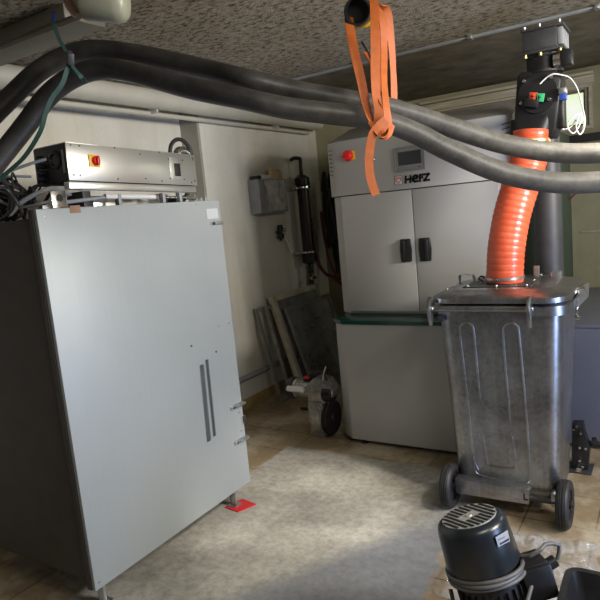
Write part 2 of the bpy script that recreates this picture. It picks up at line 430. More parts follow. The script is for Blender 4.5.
# rectangular duct + round duct with elbow, top left
t = thing('air_duct', (-2.2, 1.70, 2.3), 'dull cream ceiling duct with two ridges at the top left corner', 'duct')
m = MB(); m.box((-3.0, 1.60, 2.315), (-1.95, 1.80, 2.372), .01); m.build('duct_body', 'duct_shaded', t)
m = MB(); m.cyl((-3.0, 1.60, 2.30), (-1.95, 1.60, 2.30), .009, n=10); m.build('ridge', 'duct_shaded', t)
m = MB(); m.cyl((-3.0, 1.545, 2.272), (-1.80, 1.545, 2.272), .012, n=10)
m.build('ridge', 'duct_shaded', t)
t = thing('vent_pipe', (-1.7, 1.3, 2.3), 'short fat cream vent pipe with an elbow and copper joint hanging at the top left', 'pipe')
a, b = dp(90, 2, 1.86), dp(127, 5, 1.86)
e = (b-a).normalized()
MB().lathe(a-e*.02, b+e*.1, [(0, .045), (0, .052), (.012, .056), (.10, .056), (.125, .052), (.137, .04), (.142, .02), (.143, 0)], 32).build('pipe_end', 'vent_cream', t)
path = spline([dp(94, 2, 1.87), dp(82, 0, 1.92), dp(77, -14, 1.98), V((dp(77, -14, 1.98).x, dp(77, -14, 1.98).y+.03, ZC-.005))], 8)
MB().sweep(path, .040, 20).build('elbow', 'vent_cream', t)
MB().lathe(dp(79, 16, 1.90), dp(76, -6, 1.93), [(0, 0), (0, .012), (.015, .026), (.05, .040), (.07, .040), (.085, .034)], 20).build('joint', 'copper_tab', t)

# ---- conduit rail on the ceiling
t = thing('ceiling_rail', (-.9, 3.5, ZC), 'thin steel conduit rail fixed across the ceiling in front of the boiler', 'rail')
MB().box((-2.3, 3.49, ZC-.018), (XR-.05, 3.505, ZC)).build('rail', 'pipe_grey', t)
MB().cyl((-2.3, 3.475, ZC-.012), (XR-.05, 3.475, ZC-.012), .006, n=8).build('conduit', 'pipe_grey', t)
for x in (-1.65, -.95, -.32):
    MB().box((x-.012, 3.462, ZC-.024), (x+.012, 3.51, ZC), .003).build('clip', 'zinc', t)

# ================================================================== GREY SHEET METAL CABINET (left)
CX, CY0, CY1, CZ0, CZ1 = -1.94, 1.34, 2.375, .105, 1.605
t = thing('machine_cabinet', (-2.35, 1.86, 0), 'tall grey sheet metal cabinet on adjustable feet at the left', 'cabinet')
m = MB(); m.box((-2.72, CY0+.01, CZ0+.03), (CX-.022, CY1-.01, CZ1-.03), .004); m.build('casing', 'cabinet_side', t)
p = MB().box((CX-.02, CY0+.004, CZ0), (CX, CY1, CZ1), .003).build('door_panel', 'panel_metal', t)
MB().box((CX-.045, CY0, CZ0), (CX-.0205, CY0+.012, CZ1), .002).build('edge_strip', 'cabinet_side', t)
for (y, z) in ((1.375, 1.575), (1.62, 1.59), (1.95, 1.59), (2.20, 1.59), (1.365, .135), (2.26, .98), (2.345, .98), (2.22, .86), (2.345, .50), (2.345, .40), (2.05, .93)):
    MB().lathe((CX-.001, y, z), (CX+.01, y, z), [(0, .0), (0, .006), (.003, .005), (.004, 0)], 12).build('screw', 'dark_grey' if z in (.86, .93) else 'zinc', p)
def slots(y0, z0, y1, z1, w, n):
    m = MB(); a, b = V((CX, y0, z0)), V((CX, y1, z1)); k = (b-a)/n
    for i in range(n):
        q = a+k*(i+.5); m.box((CX-.001, q.y-w/2, q.z-.0036), (CX+.0015, q.y+w/2, q.z+.0036))
    return m
slots(2.103, .825, 2.090, .44, .030, 34).build('vent_slots', 'vent_hole', p)
slots(2.143, .840, 2.134, .45, .022, 36).build('vent_slots', 'vent_hole', p)
for z, dz in ((.547, 0), (.358, 0)):
    h = MB().box((CX, 2.275, z-.012), (CX+.008, 2.38, z+.008), .002).build('latch', 'zinc', t)
    MB().box((CX+.008, 2.31, z-.010), (CX+.022, 2.385, z+.004), .003).build('latch_lever', 'zinc', h)
    MB().cyl((CX+.008, 2.29, z-.002), (CX+.016, 2.29, z-.002), .008, n=12).build('rivet', 'chrome', h)
MB().box((CX, 2.355, .43), (CX+.010, 2.383, .475), .002).build('catch', 'chrome', t)
h = MB().box((CX, 2.29, 1.484), (CX+.010, 2.385, 1.500), .003).build('latch', 'zinc', t)
MB().cyl((CX+.008, 2.30, 1.492), (CX+.018, 2.30, 1.492), .008, n=12).build('rivet', 'dark_grey', h)
MB().box((CX, 2.27, 1.515), (CX+.001, 2.355, 1.565)).build('sticker', 'sticker_grey', p)
MB().box((CX, 1.487, 1.583), (CX+.0018, 1.535, 1.612)).build('tape_patch', 'copper_tab', p)
MB().box((CX-.02, CY1, CZ0), (CX-.012, CY1+.012, CZ1), .002).build('side_flange', 'zinc', t)
for (x, y) in ((-1.985, 2.27), (-1.985, 1.40), (-2.66, 2.27), (-2.60, 1.75)):
    f = MB().box((x-.018, y-.004, .012), (x+.018, y+.004, CZ0+.04)).box((x-.018, y-.004, .012), (x-.012, y+.03, CZ0+.04)).build('foot', 'zinc', t)
    MB().box((x-.03, y-.02, .0065), (x+.025, y+.035, .012)).build('foot_plate', 'zinc', f)
o = MB().prism([(-2.025, 2.240, .0005), (-1.925, 2.225, .0005), (-1.885, 2.330, .0005), (-1.99, 2.350, .0005)], (0, 0, .0055)).build('foot_mat', 'red_mat')
tag(o, 'small red square pad under the foot of the grey cabinet', 'mat')

# things on the cabinet -------------------------------------------------
TOP = CZ1-.03
rot = Euler((math.radians(-2.2), 0, 0))
B0 = V((-2.0, 1.555, 1.715))
t = thing('control_box', B0, 'stainless steel control box with a red rotary switch on top of the grey cabinet', 'control box', rot=rot)
R = WM[t.name]
class LB(MB):      # builder in the box's own tilted frame
    def build(s, name, mat, parent=None, **kw):
        s.bm.transform(R); return MB.build(s, name, mat, parent, **kw)
L_, H_, D_ = .738, .143, .21
LB().box((-D_, 0, 0), (-.004, L_, H_), .002).build('housing', 'dark_grey', t)
fp = LB().box((-.004, -.003, -.002), (0, L_+.003, H_+.002), .0012).build('front_plate', 'stainless', t)
LB().box((-D_+.01, -.001, H_), (0.0, L_+.001, H_+.0035), .001).build('top_plate', 'stainless', t)
LB().box((-.03, -.008, -.036), (.002, L_-.01, -.006), .002).build('base_rail', 'stainless', t)
for (y, z) in ((.02, .02), (.05, .02), (.02, .135), (.06, .135), (.24, .012), (.24, .142), (.40, .02), (.38, .125), (.50, .012), (.50, .142), (.555, .115), (.555, .025), (.65, .115), (.65, .025), (.70, .012), (.725, .130), (.725, .122), (.725, .02)):
    LB().lathe((-.001, y, z), (.01, y, z), [(0, 0), (0, .0042), (.003, .0032), (.0032, 0)], 10).build('screw', 'dark_grey', fp)
LB().box((0, .56, .02), (.0015, .645, .125), .0005).build('access_plate', 'stainless', fp)
LB().box((.0015, .587, .038), (.003, .628, .098), .0005).build('display_window', 'black_plastic', fp)
sw = LB().box((0, .098, .055), (.004, .150, .105), .001).build('rotary_switch', 'yellow', t)
LB().lathe((.004, .130, .080), (.04, .130, .080), [(0, 0), (0, .019), (.006, .019), (.008, .017), (.012, .015), (.012, 0)], 28).build('dial', 'red', sw)
LB().box((.012, .124, .062), (.026, .136, .098), .003).build('knob_bar', 'red', sw)
for z in (.105, .075, .045, .020):
    LB().cyl((-.15, -.035, z*.93), (-.15, .0, z*.93), .012, n=14, bev=.003).build('cable_gland', 'black_plastic', t)
g = LB().lathe((-.075, 0, .085), (-.075, -.02, .085), [(0, .038), (.006, .038), (.010, .030), (.010, .024), (.004, .020), (.004, 0)], 28).build('fan_guard', 'black_plastic', t)
LB().box((-.03, -.004, .03), (-.022, 0, .12)).build('side_label', 'pipe_grey', t)

# support frame between cabinet top and control box
t = thing('support_frame', (-2.05, 1.9, TOP), 'pair of metal angles and grey tube carrying the stainless control box', 'frame')
MB().box((-2.20, 1.62, TOP), (-2.02, 1.66, 1.672), .002).build('bracket', 'dark_grey', t)
MB().box((-2.20, 2.18, TOP), (-2.02, 2.22, 1.640), .002).build('bracket', 'dark_grey', t)
MB().box((-2.23, 1.56, TOP), (-2.205, 2.28, 1.635), .002).build('rear_angle', 'zinc', t)
tp = MB().box((-1.985, 1.445, TOP), (-1.978, 1.508, 1.672), .001).build('holed_tab', 'chrome', t)
MB().cyl((-1.9785, 1.478, 1.645), (-1.974, 1.478, 1.645), .014, n=20).build('hole', 'black_plastic', tp)
MB().box((-2.02, 1.500, TOP), (-1.978, 1.512, 1.668), .001).build('tab_flange', 'zinc', t)
MB().cyl((-1.99, 1.51, 1.628), (-1.99, 1.71, 1.642), .008, n=12).build('tube', 'pipe_grey', t)
MB().cyl((-1.985, 1.70, 1.645), (-1.985, 1.98, 1.636), .011, n=14).build('sleeve', 'white', t)
for y in (1.76, 2.02, 2.13):
    MB().box((-1.998, y, TOP), (-1.972, y+.018, 1.652), .003).build('clamp', 'pipe_grey', t)
MB().cyl((-1.99, 2.05, 1.632), (-1.99, 2.26, 1.622), .007, n=12).build('rod', 'chrome', t)
o = MB().box((-2.19, 1.70, TOP), (-2.06, 2.15, 1.655), .012).build('metal_channel', 'stainless'); tag(o, 'shiny metal channel lying under the stainless control box', 'channel')

# cables heaped left of the box
def cable(pts, r, mat, name, k=8, n=8):
    return MB().sweep(spline(pts, k), r, n).build(name, mat)
g0 = 'cables heaped on the left end of the cabinet'
cbs = [([(-2.05, 1.50, 1.80), (-2.10, 1.44, 1.78), (-2.16, 1.38, 1.75), (-2.20, 1.36, 1.68), (-2.17, 1.42, 1.63), (-2.12, 1.52, 1.64), (-2.06, 1.60, 1.665)], .006, 'pipe_grey', 'grey green cable looping from the side of the control box'),
       ([(-2.16, 1.50, 1.745), (-2.20, 1.43, 1.75), (-2.26, 1.37, 1.74), (-2.33, 1.35, 1.70), (-2.36, 1.37, 1.62)], .005, 'pipe_grey', 'thin grey green cable from the second gland into the cable heap'),
       ([(-2.04, 1.57, 1.662), (-2.03, 1.50, 1.685), (-2.04, 1.45, 1.675), (-2.09, 1.40, 1.645), (-2.14, 1.37, 1.60)], .009, 'pipe_grey', 'thick grey green cable creeping under the control box corner')]
for pts, r, mt, lb in cbs:
    o = cable(pts, r, mt, 'control_cable'); tag(o, lb, 'cable')
rnd = random.Random(3)
for i in range(16):
    x0, y0 = -2.13-.03*i*.9, 1.36+rnd.random()*.12
    p = [V((x0, y0, 1.60+rnd.random()*.02))]
    for j in range(5):
        p.append(V((x0+rnd.uniform(-.09, .09), y0+rnd.uniform(-.05, .12), 1.60+rnd.uniform(.02, .13)*(1.2-j*.1))))
    p.append(V((x0-.1, y0+.1, 1.585)))
    o = cable(p, rnd.choice((.004, .005, .007)), 'black_rubber', 'black_cable', 5, 6)
    tag(o, 'black cable tangled in the heap on the left end of the cabinet', 'cable', g0)
for i, (px0, py0, px1, py1) in enumerate(((-6, 172, 14, 205), (-8, 160, 10, 198), (-5, 186, 22, 212))):
    a, b = dp(px0, py0, 1.95), dp(px1, py1, 2.05)
    o = cable([a+V((-.08, .0, .05)), a, (a+b)/2+V((0, 0, .03)), b, V((-2.3, 1.42+.03*i, TOP+.008))], .006, 'black_rubber', 'black_cable', 6, 6)
    tag(o, 'black cable tangled in the heap on the left end of the cabinet', 'cable', g0)
# black hose loop with metal elbow behind the right end
t = thing('hose_loop', (-2.3, 2.2, 1.7), 'thick black cable loop with chrome elbow behind the right end of the control box', 'hose')
c = at(181, 155, 'x', -2.19); rr = .080
path = spline([c+V((0, math.cos(a)*rr, math.sin(a)*rr)) for a in [math.radians(q) for q in range(200, -70, -20)]]+[c+V((.02, .06, -.12)), V((c.x+.02, min(c.y+.05, 2.33), TOP+.01))], 4)
MB().sweep(path, .0105, 12).build('cable', 'black_rubber', t)
MB().sweep(spline([c+V((.01, -.05, -.10)), c+V((.01, -.04, 0)), c+V((.01, 0, .02)), c+V((.01, .04, .0)), c+V((.01, .055, -.05))], 6), .023, 18).build('elbow', 'chrome', t)
# scrap of clear film
def crumple(x0, y0, x1, y1, z, amp, n, seed, f=9):
    g = []
    for i in range(n+1):
        r = []
        for j in range(n+1):
            u, w = i/n, j/n
            q = V((x0+(x1-x0)*u, y0+(y1-y0)*w, 0))
            ed = min(u, 1-u, w, 1-w)
            q += V((noise.noise(V((q.x*5, q.y*5, seed))), noise.noise(V((q.x*5, q.y*5, seed+9))), 0))*.09*(1 if max(abs(x1-x0), abs(y1-y0)) > .2 else .3)
            h = abs(noise.noise(V((q.x*f, q.y*f, seed)))) + .5*abs(noise.noise(V((q.x*f*2.7, q.y*f*2.7, seed+3)))) + .25*abs(noise.noise(V((q.x*f*6, q.y*f*6, seed))))
            q.z = z+.002+h*amp*min(1, ed*6+.15)
            r.append(q)
        g.append(r)
    return MB().sheet(g)
o = crumple(-2.10, 2.27, -1.97, 2.37, TOP, .07, 24, 2, 30).build('film_scrap', 'film'); tag(o, 'scrap of clear plastic film on the right rear corner of the grey cabinet', 'plastic film')

# ================================================================== BOILER
t = thing('boiler', (-1.3, 3.9, 0), 'large light grey biomass boiler with touch screen and double doors', 'boiler')
BL, BR = -1.915, -.750
def cham(x0, x1, y0, y1, c): return [(x0, y1), (x0, y0+c*.72), (x0+c, y0), (x1-c, y0), (x1, y0+c*.72), (x1, y1)]
# lower body, set forward
m = MB(); LX0, LX1 = -1.852, -.80
m.prism([(x, y, .034) for x, y in cham(LX0, LX1, 3.24, 4.6, .085)], (0, 0, .756), .004); m.build('lower_casing', 'boiler_grey', t)
m = MB().prism([(x, y, .792) for x, y in cham(LX0-.012, LX1+.012, 3.228, 3.50, .09)], (0, 0, .022), .003); m.build('worktop', 'boiler_green', t)
for x in (-1.70, -1.0):
    for y in (3.28, 4.5):
        MB().lathe((x, y, 0), (x, y, .045), [(0, 0), (0, .022), (.008, .022), (.011, .009), (.045, .009)], 18).build('foot', 'dark_grey', t)
# upper body
m = MB(); ZS = 1.585
m.prism([(x, y, .814) for x, y in cham(BL+.008, BR, 3.47, 4.6, .083)], (0, 0, ZS-.814-.004), .004); m.build('upper_casing', 'boiler_grey', t)
# top housing with sloping front-top edge
pl = cham(BL, BR, 3.45, 4.6, .083)
low = [V((x, y, ZS)) for x, y in pl]; midz = 1.925
mid = [V((x, y, midz)) for x, y in pl]
tp_ = [V((x, y, 1.925)) for x, y in pl]
tl = cham(BL+.01, BR-.01, 3.78, 4.6, .06)
tp_ = [V((x, y, 2.035)) for x, y in tl]
MB().loft([low, mid, tp_], smooth=False).build('top_housing', 'boiler_grey', t)
# front doors
YD = 3.468
xs = -1.337
d1 = MB().box((BL+.095, YD-.016, .83), (xs-.002, YD+.002, ZS-.006), .004).build('door', 'boiler_grey', t)
d2 = MB().box((xs+.002, YD-.016, .83), (BR-.08, YD+.002, ZS-.006), .004).build('door', 'boiler_grey', t)
for d, xa, xb in ((d1, -1.428, -1.362), (d2, -1.308, -1.238)):
    y = YD-.017; zc = 1.215
    h = MB().prism([(xa, y, zc+.07), (xa-.004, y, zc), (xa, y, zc-.07), (xb, y, zc-.07), (xb+.004, y, zc), (xb, y, zc+.07)], (0, -.012, 0), .004).build('handle', 'black_plastic', d)
    xc = xa+.022 if d is d1 else xb-.022
    MB().box((xc-.010, y-.030, zc-.062), (xc+.010, y-.010, zc+.062), .006).build('grip', 'black_plastic', h)
# red rotary switch on yellow plate
YF_ = 3.449
s = MB().box((-1.745, YF_-.004, 1.800), (-1.690, YF_, 1.855), .001).build('main_switch', 'yellow', t)
MB().lathe((-1.735, YF_-.004, 1.828), (-1.735, YF_-.05, 1.828), [(0, 0), (0, .034), (.012, .034), (.016, .031), (.030, .027), (.033, .024), (.033, 0)], 32).build('dial', 'red', s)
MB().box((-1.760, YF_-.046, 1.822), (-1.710, YF_-.034, 1.834), .003).build('grip', 'red', s)
MB().cyl((-1.565, YF_, 1.785), (-1.565, YF_-.02, 1.785), .011, n=16, bev=.002).build('key_lock', 'chrome', t)
# touch screen
x0, x1, z0, z1 = -1.428, -1.238, 1.690, 1.832
s = MB().box((x0, YF_-.008, z0), (x1, YF_, z1), .002).build('touch_screen', 'screen_frame', t)
ring_xz(MB(), x0, x1, z0, z1, YF_-.014, YF_-.007, .006).build('bezel', 'screen_frame', s)
MB().box((x0+.024, YF_-.0095, z0+.035), (x1-.022, YF_-.008, z1-.028)).build('display', 'screen', s)
MB().box((x1-.045, YF_-.0095, z0+.015), (x1-.028, YF_-.008, z0+.020)).build('badge', 'black_plastic', s)
# lettering HERZ with its heart emblem, standing on the front
def strokes(m, segs, w, y0, dy=.0025):
    for pts in segs:
        for a, b in zip(pts, pts[1:]):
            a2, b2 = V((a[0], 0, a[1])), V((b[0], 0, b[1])); d = (b2-a2).normalized(); n = V((-d.z, 0, d.x))*w/2; e = d*w*.5
            q = [a2-e-n, b2+e-n, b2+e+n, a2-e+n]
            m.prism([V((p.x, y0, p.z)) for p in q], (0, -dy, 0))
    return m
LZ, LH = 1.617, .046
def tx(x, z): return (-1.374+x*.045+z*.004, LZ+z*LH)
w = .0125
seg = [[tx(.1, .12), tx(.1, .88)], [tx(.78, .12), tx(.78, .88)], [tx(.1, .5), tx(.78, .5)]]
seg += [[tx(*p) for p in ((1.75, .14), (1.40, .12), (1.18, .28), (1.12, .5), (1.2, .75), (1.42, .88), (1.68, .84), (1.74, .66), (1.6, .52), (1.2, .5))]]
seg += [[tx(2.1, .12), tx(2.1, .88), tx(2.55, .88)], [tx(2.1, .5), tx(2.42, .56)]]
seg += [[tx(2.72, .88), tx(3.3, .88), tx(2.72, .14), tx(3.34, .14)]]
strokes(MB(), seg, w, YF_).build('lettering', 'logo_black', t)
e0 = MB().box((-1.438, YF_-.0015, LZ-.002), (-1.390, YF_, LZ+LH+.004), .0005).build('emblem', 'white', t)
ring_xz(MB(), -1.438, -1.390, LZ-.002, LZ+LH+.004, YF_-.003, YF_-.0015, .002).build('emblem_border', 'black_plastic', e0)
cx, cz = -1.414, LZ+LH/2
hp = [(cx, cz-.017), (cx-.015, cz+.002), (cx-.015, cz+.012), (cx-.008, cz+.016), (cx, cz+.009), (cx+.008, cz+.016), (cx+.015, cz+.012), (cx+.015, cz+.002), (cx, cz-.017)]
strokes(MB(), [hp], .0045, YF_-.0015, .001).build('emblem_heart', 'red', e0)
# vent louvres on both chamfers
for side in (-1, 1):
    m = MB()
    for k in range(7):
        z = 1.875-.026*k
        a = V((BL+.010, 3.5026, z+.006)) if side < 0 else V((BR-.010, 3.5026, z+.006))
        b = V((BL+.050, 3.468, z-.004)) if side < 0 else V((BR-.050, 3.468, z-.004))
        nn = V((-.060*(1 if side < 0 else -1), -.083, 0)).normalized()*.001
        m.prism([a+nn, b+nn, b+nn+V((0, 0, .006)), a+nn+V((0, 0, .006))], nn*.6)
    m.build('vent_louvres', 'dark_grey', t)
# dark green casing on the right flank
MB().box((BR+.012, 3.60, .03), (-.565, 4.25, 1.83), .006).build('side_casing', 'casing_green', t)
MB().cyl((-1.50, 3.62, 1.97), (-1.50, 3.62, 2.07), .008, n=10).build('sensor_rod', 'chrome', t)
# low blue grey container
t = thing('ash_container', (-.1, 4.3, 0), 'low blue grey sheet metal container right of the boiler behind the wheelie bin', 'container')
MB().box((-.545, 3.60, .02), (.45, 4.97, .715), .006).build('casing', 'lowcab_grey', t)
MB().box((-.55, 3.595, .715), (.455, 4.975, .735), .004).build('lid', 'lowcab_grey', t)
for x in (-.48, .38):
    for y in (3.68, 4.88):
        MB().cyl((x, y, 0), (x, y, .02), .02, n=14).build('foot', 'dark_grey', t)

# ================================================================== WHEELIE BIN
t = thing('wheelie_bin', (-.69, 2.95, 0), 'large galvanised steel wheelie bin with an orange hose fixed to its lid', 'bin')
def bl(a, b, k): return a+(b-a)*k
rings = []
for k in [0, .02, .05]+[i/12 for i in range(1, 13)]:
    z = bl(.072, .995, k); ins = .02 if k == 0 else (.006 if k == .02 else 0)
    x0, x1 = bl(-.922, -.965, k)+ins, bl(-.448, -.408, k)-ins
    y0, y1 = bl(2.735, 2.700, k)+ins, bl(3.06, 3.20, k)-ins
    rings.append(rrect((x0+x1)/2, (y0+y1)/2, z, x1-x0, y1-y0, .065, 6))
body = MB().loft(rings, (True, True)).build('body', 'galvanised', t)
def face(px, py):            # a point of the bin's rear face
    y = 2.72
    for _ in range(4):
        p = at(px, py, 'y', y); k = (p.z-.072)/.923; y = bl(2.735, 2.700, k)
    return p
def bead(pts, r=.0055, cl=False):
    P = [face(*p) for p in pts]
    P = spline(P, 3)
    MB().sweep(P, r, 8).build('pressed_rib', 'galvanised', body)
bead([(478, 470), (473, 455), (467, 395), (460, 335), (462, 325), (467, 322), (472, 326), (474, 335), (480, 400)])
bead([(510, 421), (507, 385), (503, 335), (505, 326), (511, 322), (517, 326), (519, 335), (525, 400), (530, 470), (529, 481), (522, 483), (500, 480), (480, 475), (475, 470), (472, 455)])
bead([(483, 436), (485, 433), (500, 435), (511, 437), (513, 440), (516, 464), (514, 468), (500, 467), (489, 465), (487, 461), (483, 436)], .0045)
# bottom skirt and axle
MB().prism([(-.912, 2.732, .156), (-.567, 2.732, .156), (-.572, 2.732, .084), (-.910, 2.732, .080)], (0, -.062, 0), .003).build('bottom_skirt', 'galvanised', t)
strokes(MB(), [[(-.590, .134), (-.590, .108), (-.577, .108)]], .006, 2.6695).build('letter', 'logo_black', t)
MB().cyl((-.983, 2.69, .108), (-.382, 2.69, .108), .012, n=16).build('axle', 'dark_grey', t)
for x0, x1 in ((-.970, -.916), (-.448, -.394)):
    R_ = .107; w_ = x1-x0
    wh = MB().lathe((x0, 2.69, .108), (x1, 2.69, .108), [(.006, .070), (0, .080), (0, R_-.012), (.006, R_-.003), (.014, R_), (.016, R_-.003), (.019, R_), (w_/2-.002, R_), (w_/2, R_-.004), (w_/2+.002, R_), (w_-.019, R_), (w_-.016, R_-.003), (w_-.014, R_), (w_-.006, R_-.003), (w_, R_-.012), (w_, .080), (w_-.006, .070)], 40, True).build('wheel', 'black_rubber', t)
    m = MB().lathe((x0, 2.69, .108), (x1, 2.69, .108), [(.012, .072), (.012, .020), (-.002, .020), (-.002, 0)], 24)
    m.lathe((x0, 2.69, .108), (x1, 2.69, .108), [(w_-.012, .072), (w_-.012, .020), (w_+.002, .020), (w_+.002, 0)], 24)
    for k in range(6):
        a = k*PI/3; q = V((0, math.cos(a), math.sin(a)))
        m.sweep([V((x0+w_*.5, 2.69, .108))+q*.018, V((x0+w_*.5, 2.69, .108))+q*.070], w_*.30, 6)
    m.build('hub', 'black_plastic', wh)
for x in (-.905, -.465):
    MB().box((x-.012, 2.680, .085), (x+.010, 2.735, .150), .003).build('axle_bracket', 'galvanised', t)
# collar, gasket and lid
def rim(z0, z1, g, r=.10):
    a = rrect(-.6825, 2.965, z0, .600+g, .56+g, r, 8); b = [V((p.x, p.y, z1)) for p in a]
    return a, b
a, b = rim(.962, 1.004, .0)
a0 = [V((p.x*.0+(-.69+(p.x+.69)*.965), 2.965+(p.y-2.965)*.965, p.z)) for p in a]
MB().loft([a0, a, b], (True, True)).build('collar', 'galvanised', t)
a, b = rim(1.004, 1.020, -.02)
MB().loft([a, b], (True, True)).build('gasket', 'black_rubber', t)
LR = []
for z, g, dy in ((1.020, .01, 0), (1.022, .02, 0), (1.040, .02, 0), (1.047, .0, 0), (1.056, -.10, 0), (1.066, -.15, 0), (1.069, -.17, 0)):
    LR.append(rrect(-.6865, 2.985, z+.004*(z > 1.03), .59+g, .62+g, max(.03, .105+g*.3), 8))
lid = MB().loft(LR, (True, True)).build('lid', 'galvanised', t)
MB().prism([(-.865, 2.81, 1.073), (-.555, 2.81, 1.073), (-.555, 3.20, 1.073), (-.865, 3.20, 1.073)], (0, 0, .004), .001).build('flange_plate', 'dark_grey', t)
for x, y in ((-.845, 2.83), (-.71, 2.825), (-.575, 2.83), (-.575, 3.0), (-.575, 3.18), (-.845, 3.0), (-.845, 3.18)):
    MB().cyl((x, y, 1.077), (x, y, 1.083), .007, n=6).build('bolt', 'chrome', t)
# tubes and lugs of the hinge along the rear edge
MB().cyl((-.965, 2.668, .998), (-.545, 2.668, .998), .014, n=18).build('hinge_tube', 'galvanised', t)
for x in (-.985, -.540):
    lg = MB().prism([(x, 2.640, 1.035), (x, 2.625, 1.005), (x, 2.640, .955), (x, 2.655, .915), (x, 2.668, .925), (x, 2.680, .970), (x, 2.71, 1.02), (x, 2.70, 1.052), (x, 2.665, 1.056)], (.014, 0, 0), .002).build('hinge_lug', 'galvanised', t)
    MB().cyl((x-.008, 2.662, .999), (x+.024, 2.662, .999), .011, n=14, bev=.002).build('hinge_pin', 'zinc', lg)
MB().box((-.955, 2.69, .935), (-.925, 2.712, .965), .003).build('lug_block', 'dark_grey', t)
# lid handle loops
def loop(p, w, h, dirn):
    p = V(p); d = V(dirn).normalized()*w/2
    return MB().ribbon(spline([p-d, p-d*1.02+V((0, 0, h*.8)), p-d*.7+V((0, 0, h)), p+d*.7+V((0, 0, h)), p+d*1.02+V((0, 0, h*.8)), p+d], 6), .022, d.cross(V((0, 0, 1))), .004)
loop((-.925, 3.09, 1.046), .085, .055, (.95, -.3, 0)).build('lid_loop', 'zinc', t)
MB().sweep([(-.99, 2.93, 1.045), (-.975, 2.95, 1.055), (-.94, 3.02, 1.056)], .004, 8).build('lid_rod', 'chrome', t)
MB().box((-.51, 3.07, 1.055), (-.465, 3.12, 1.105), .003).build('lid_tab', 'zinc', t)
MB().box((-.60, 3.13, 1.05), (-.575, 3.16, 1.13), .003).build('lid_post', 'zinc', t)
MB().sweep(spline([(-.80, 2.95, 1.082), (-.825, 2.96, 1.095), (-.82, 2.985, 1.105), (-.80, 2.98, 1.095), (-.79, 2.96, 1.084)], 5), .004, 8).build('wire_tie', 'black_rubber', t)
# side clamp with bail on the right
c = MB().prism([(-.385, 2.90, .965), (-.372, 3.16, .965), (-.370, 3.20, 1.030), (-.376, 3.02, 1.035), (-.385, 2.90, 1.0)], (.016, 0, 0), .003).build('side_handle', 'zinc', t)
MB().sweep(spline([(-.378, 2.97, 1.03), (-.372, 2.96, 1.00), (-.374, 2.965, .965), (-.385, 2.96, .945), (-.380, 2.94, .925), (-.374, 2.945, .91)], 5), .005, 8).build('toggle', 'chrome', t)
MB().cyl((-.392, 2.945, .905), (-.368, 2.945, .905), .010, n=12).build('toggle_knob', 'chrome', t)
MB().cyl((-.385, 2.99, 1.035), (-.350, 2.99, 1.035), .009, n=12).build('clamp_bolt', 'chrome', t)
MB().box((-.425, 2.84, .945), (-.40, 2.92, .962), .002).build('clamp_bracket', 'dark_grey', t)

# ================================================================== FEED DUCT, ORANGE HOSE
hp = [(-.700, 2.955, 1.077), (-.697, 2.957, 1.14), (-.688, 2.97, 1.25), (-.662, 3.0, 1.40), (-.618, 3.045, 1.56), (-.586, 3.075, 1.68), (-.578, 3.085, 1.78)]
P = spline(hp, 56); rad = []
L = 0
for i, p in enumerate(P):
    if i: L += (P[i]-P[i-1]).length
    ph = (L % .029)/.029
    rr = 0.0845 + .0028*abs(math.sin(ph*PI))**.6
    rad.append(rr)
t = thing('spiral_hose', (-.700, 2.955, 1.077), 'fat orange corrugated spiral hose rising from the bin lid', 'hose')
MB().sweep(P, rad, 40, False).build('hose', 'hose_orange', t)
MB().lathe((-.700, 2.955, 1.095), (-.700, 2.955, 1.2), [(0, .0885), (0, .0925), (.012, .0925), (.012, .0885)], 40, True).build('hose_clamp', 'zinc', t)
MB().box((-.74, 2.855, 1.093), (-.71, 2.870, 1.109), .002).build('clamp_screw', 'chrome', t)
a = V(hp[-2]); 
MB().lathe(P[-30]-V((0, 0, .006)), P[-26]-V((0, 0, .006)), [(0, .0905), (0, .0925), (.010, .0925), (.010, .0905)], 40, True).build('hose_clamp', 'brass', t)

t = thing('feed_duct', (-.55, 3.15, 1.7), 'black feed duct with gearbox hanging from the ceiling above the bin', 'duct')
# flat bolted body
YN = 3.06
o8 = [(521, 72), (556, 69), (560, 78), (556, 128), (553, 137), (521, 140), (514, 118), (517, 76)]
o8 = [at(x, y, 'y', YN) for x, y in o8]
bodyd = MB().prism(o8, (0, .15, 0), .008).build('chute_body', 'black_metal', t)
MB().loft([rrect(-.575, 3.135, 1.845, .19, .15, .03, 6), rrect(-.585, 3.10, 1.76, .185, .175, .075, 6)], (True, True)).build('outlet_cone', 'black_metal', t)
pl = MB().lathe(at(538, 94, 'y', YN)+V((0, .002, 0)), at(538, 94, 'y', YN)+V((0, -.012, 0)), [(0, 0), (0, .088), (.010, .088), (.012, .086), (.012, 0)], 36).build('cover_plate', 'black_metal', t)
for x, y in ((524, 81), (521, 103), (549, 99), (551, 77)):
    q = at(x, y, 'y', YN-.012); MB().cyl(q, q+V((.004, -.022, -.004)), .0075, n=12, bev=.002).build('bolt', 'chrome', t)
q = at(532, 104, 'y', YN-.012)
sw = MB().box(q-V((.032, .030, .016)), q+V((.032, .0, .020)), .004, Euler((0, math.radians(18), 0)).to_matrix()).build('sensor_block', 'black_plastic', t)
rr_ = Euler((0, math.radians(12), 0)).to_matrix()
qa = at(533.0, 96.5, 'y', YN-.035); qb = at(540, 97.5, 'y', YN-.035)
MB().box(qa-V((.018, .003, .018)), qa+V((.018, .003, .018)), .001, rr_).build('red_label', 'label_red', t)
MB().box(qb-V((.018, .003, .018)), qb+V((.018, .003, .018)), .001, rr_).build('green_label', 'label_green', t)
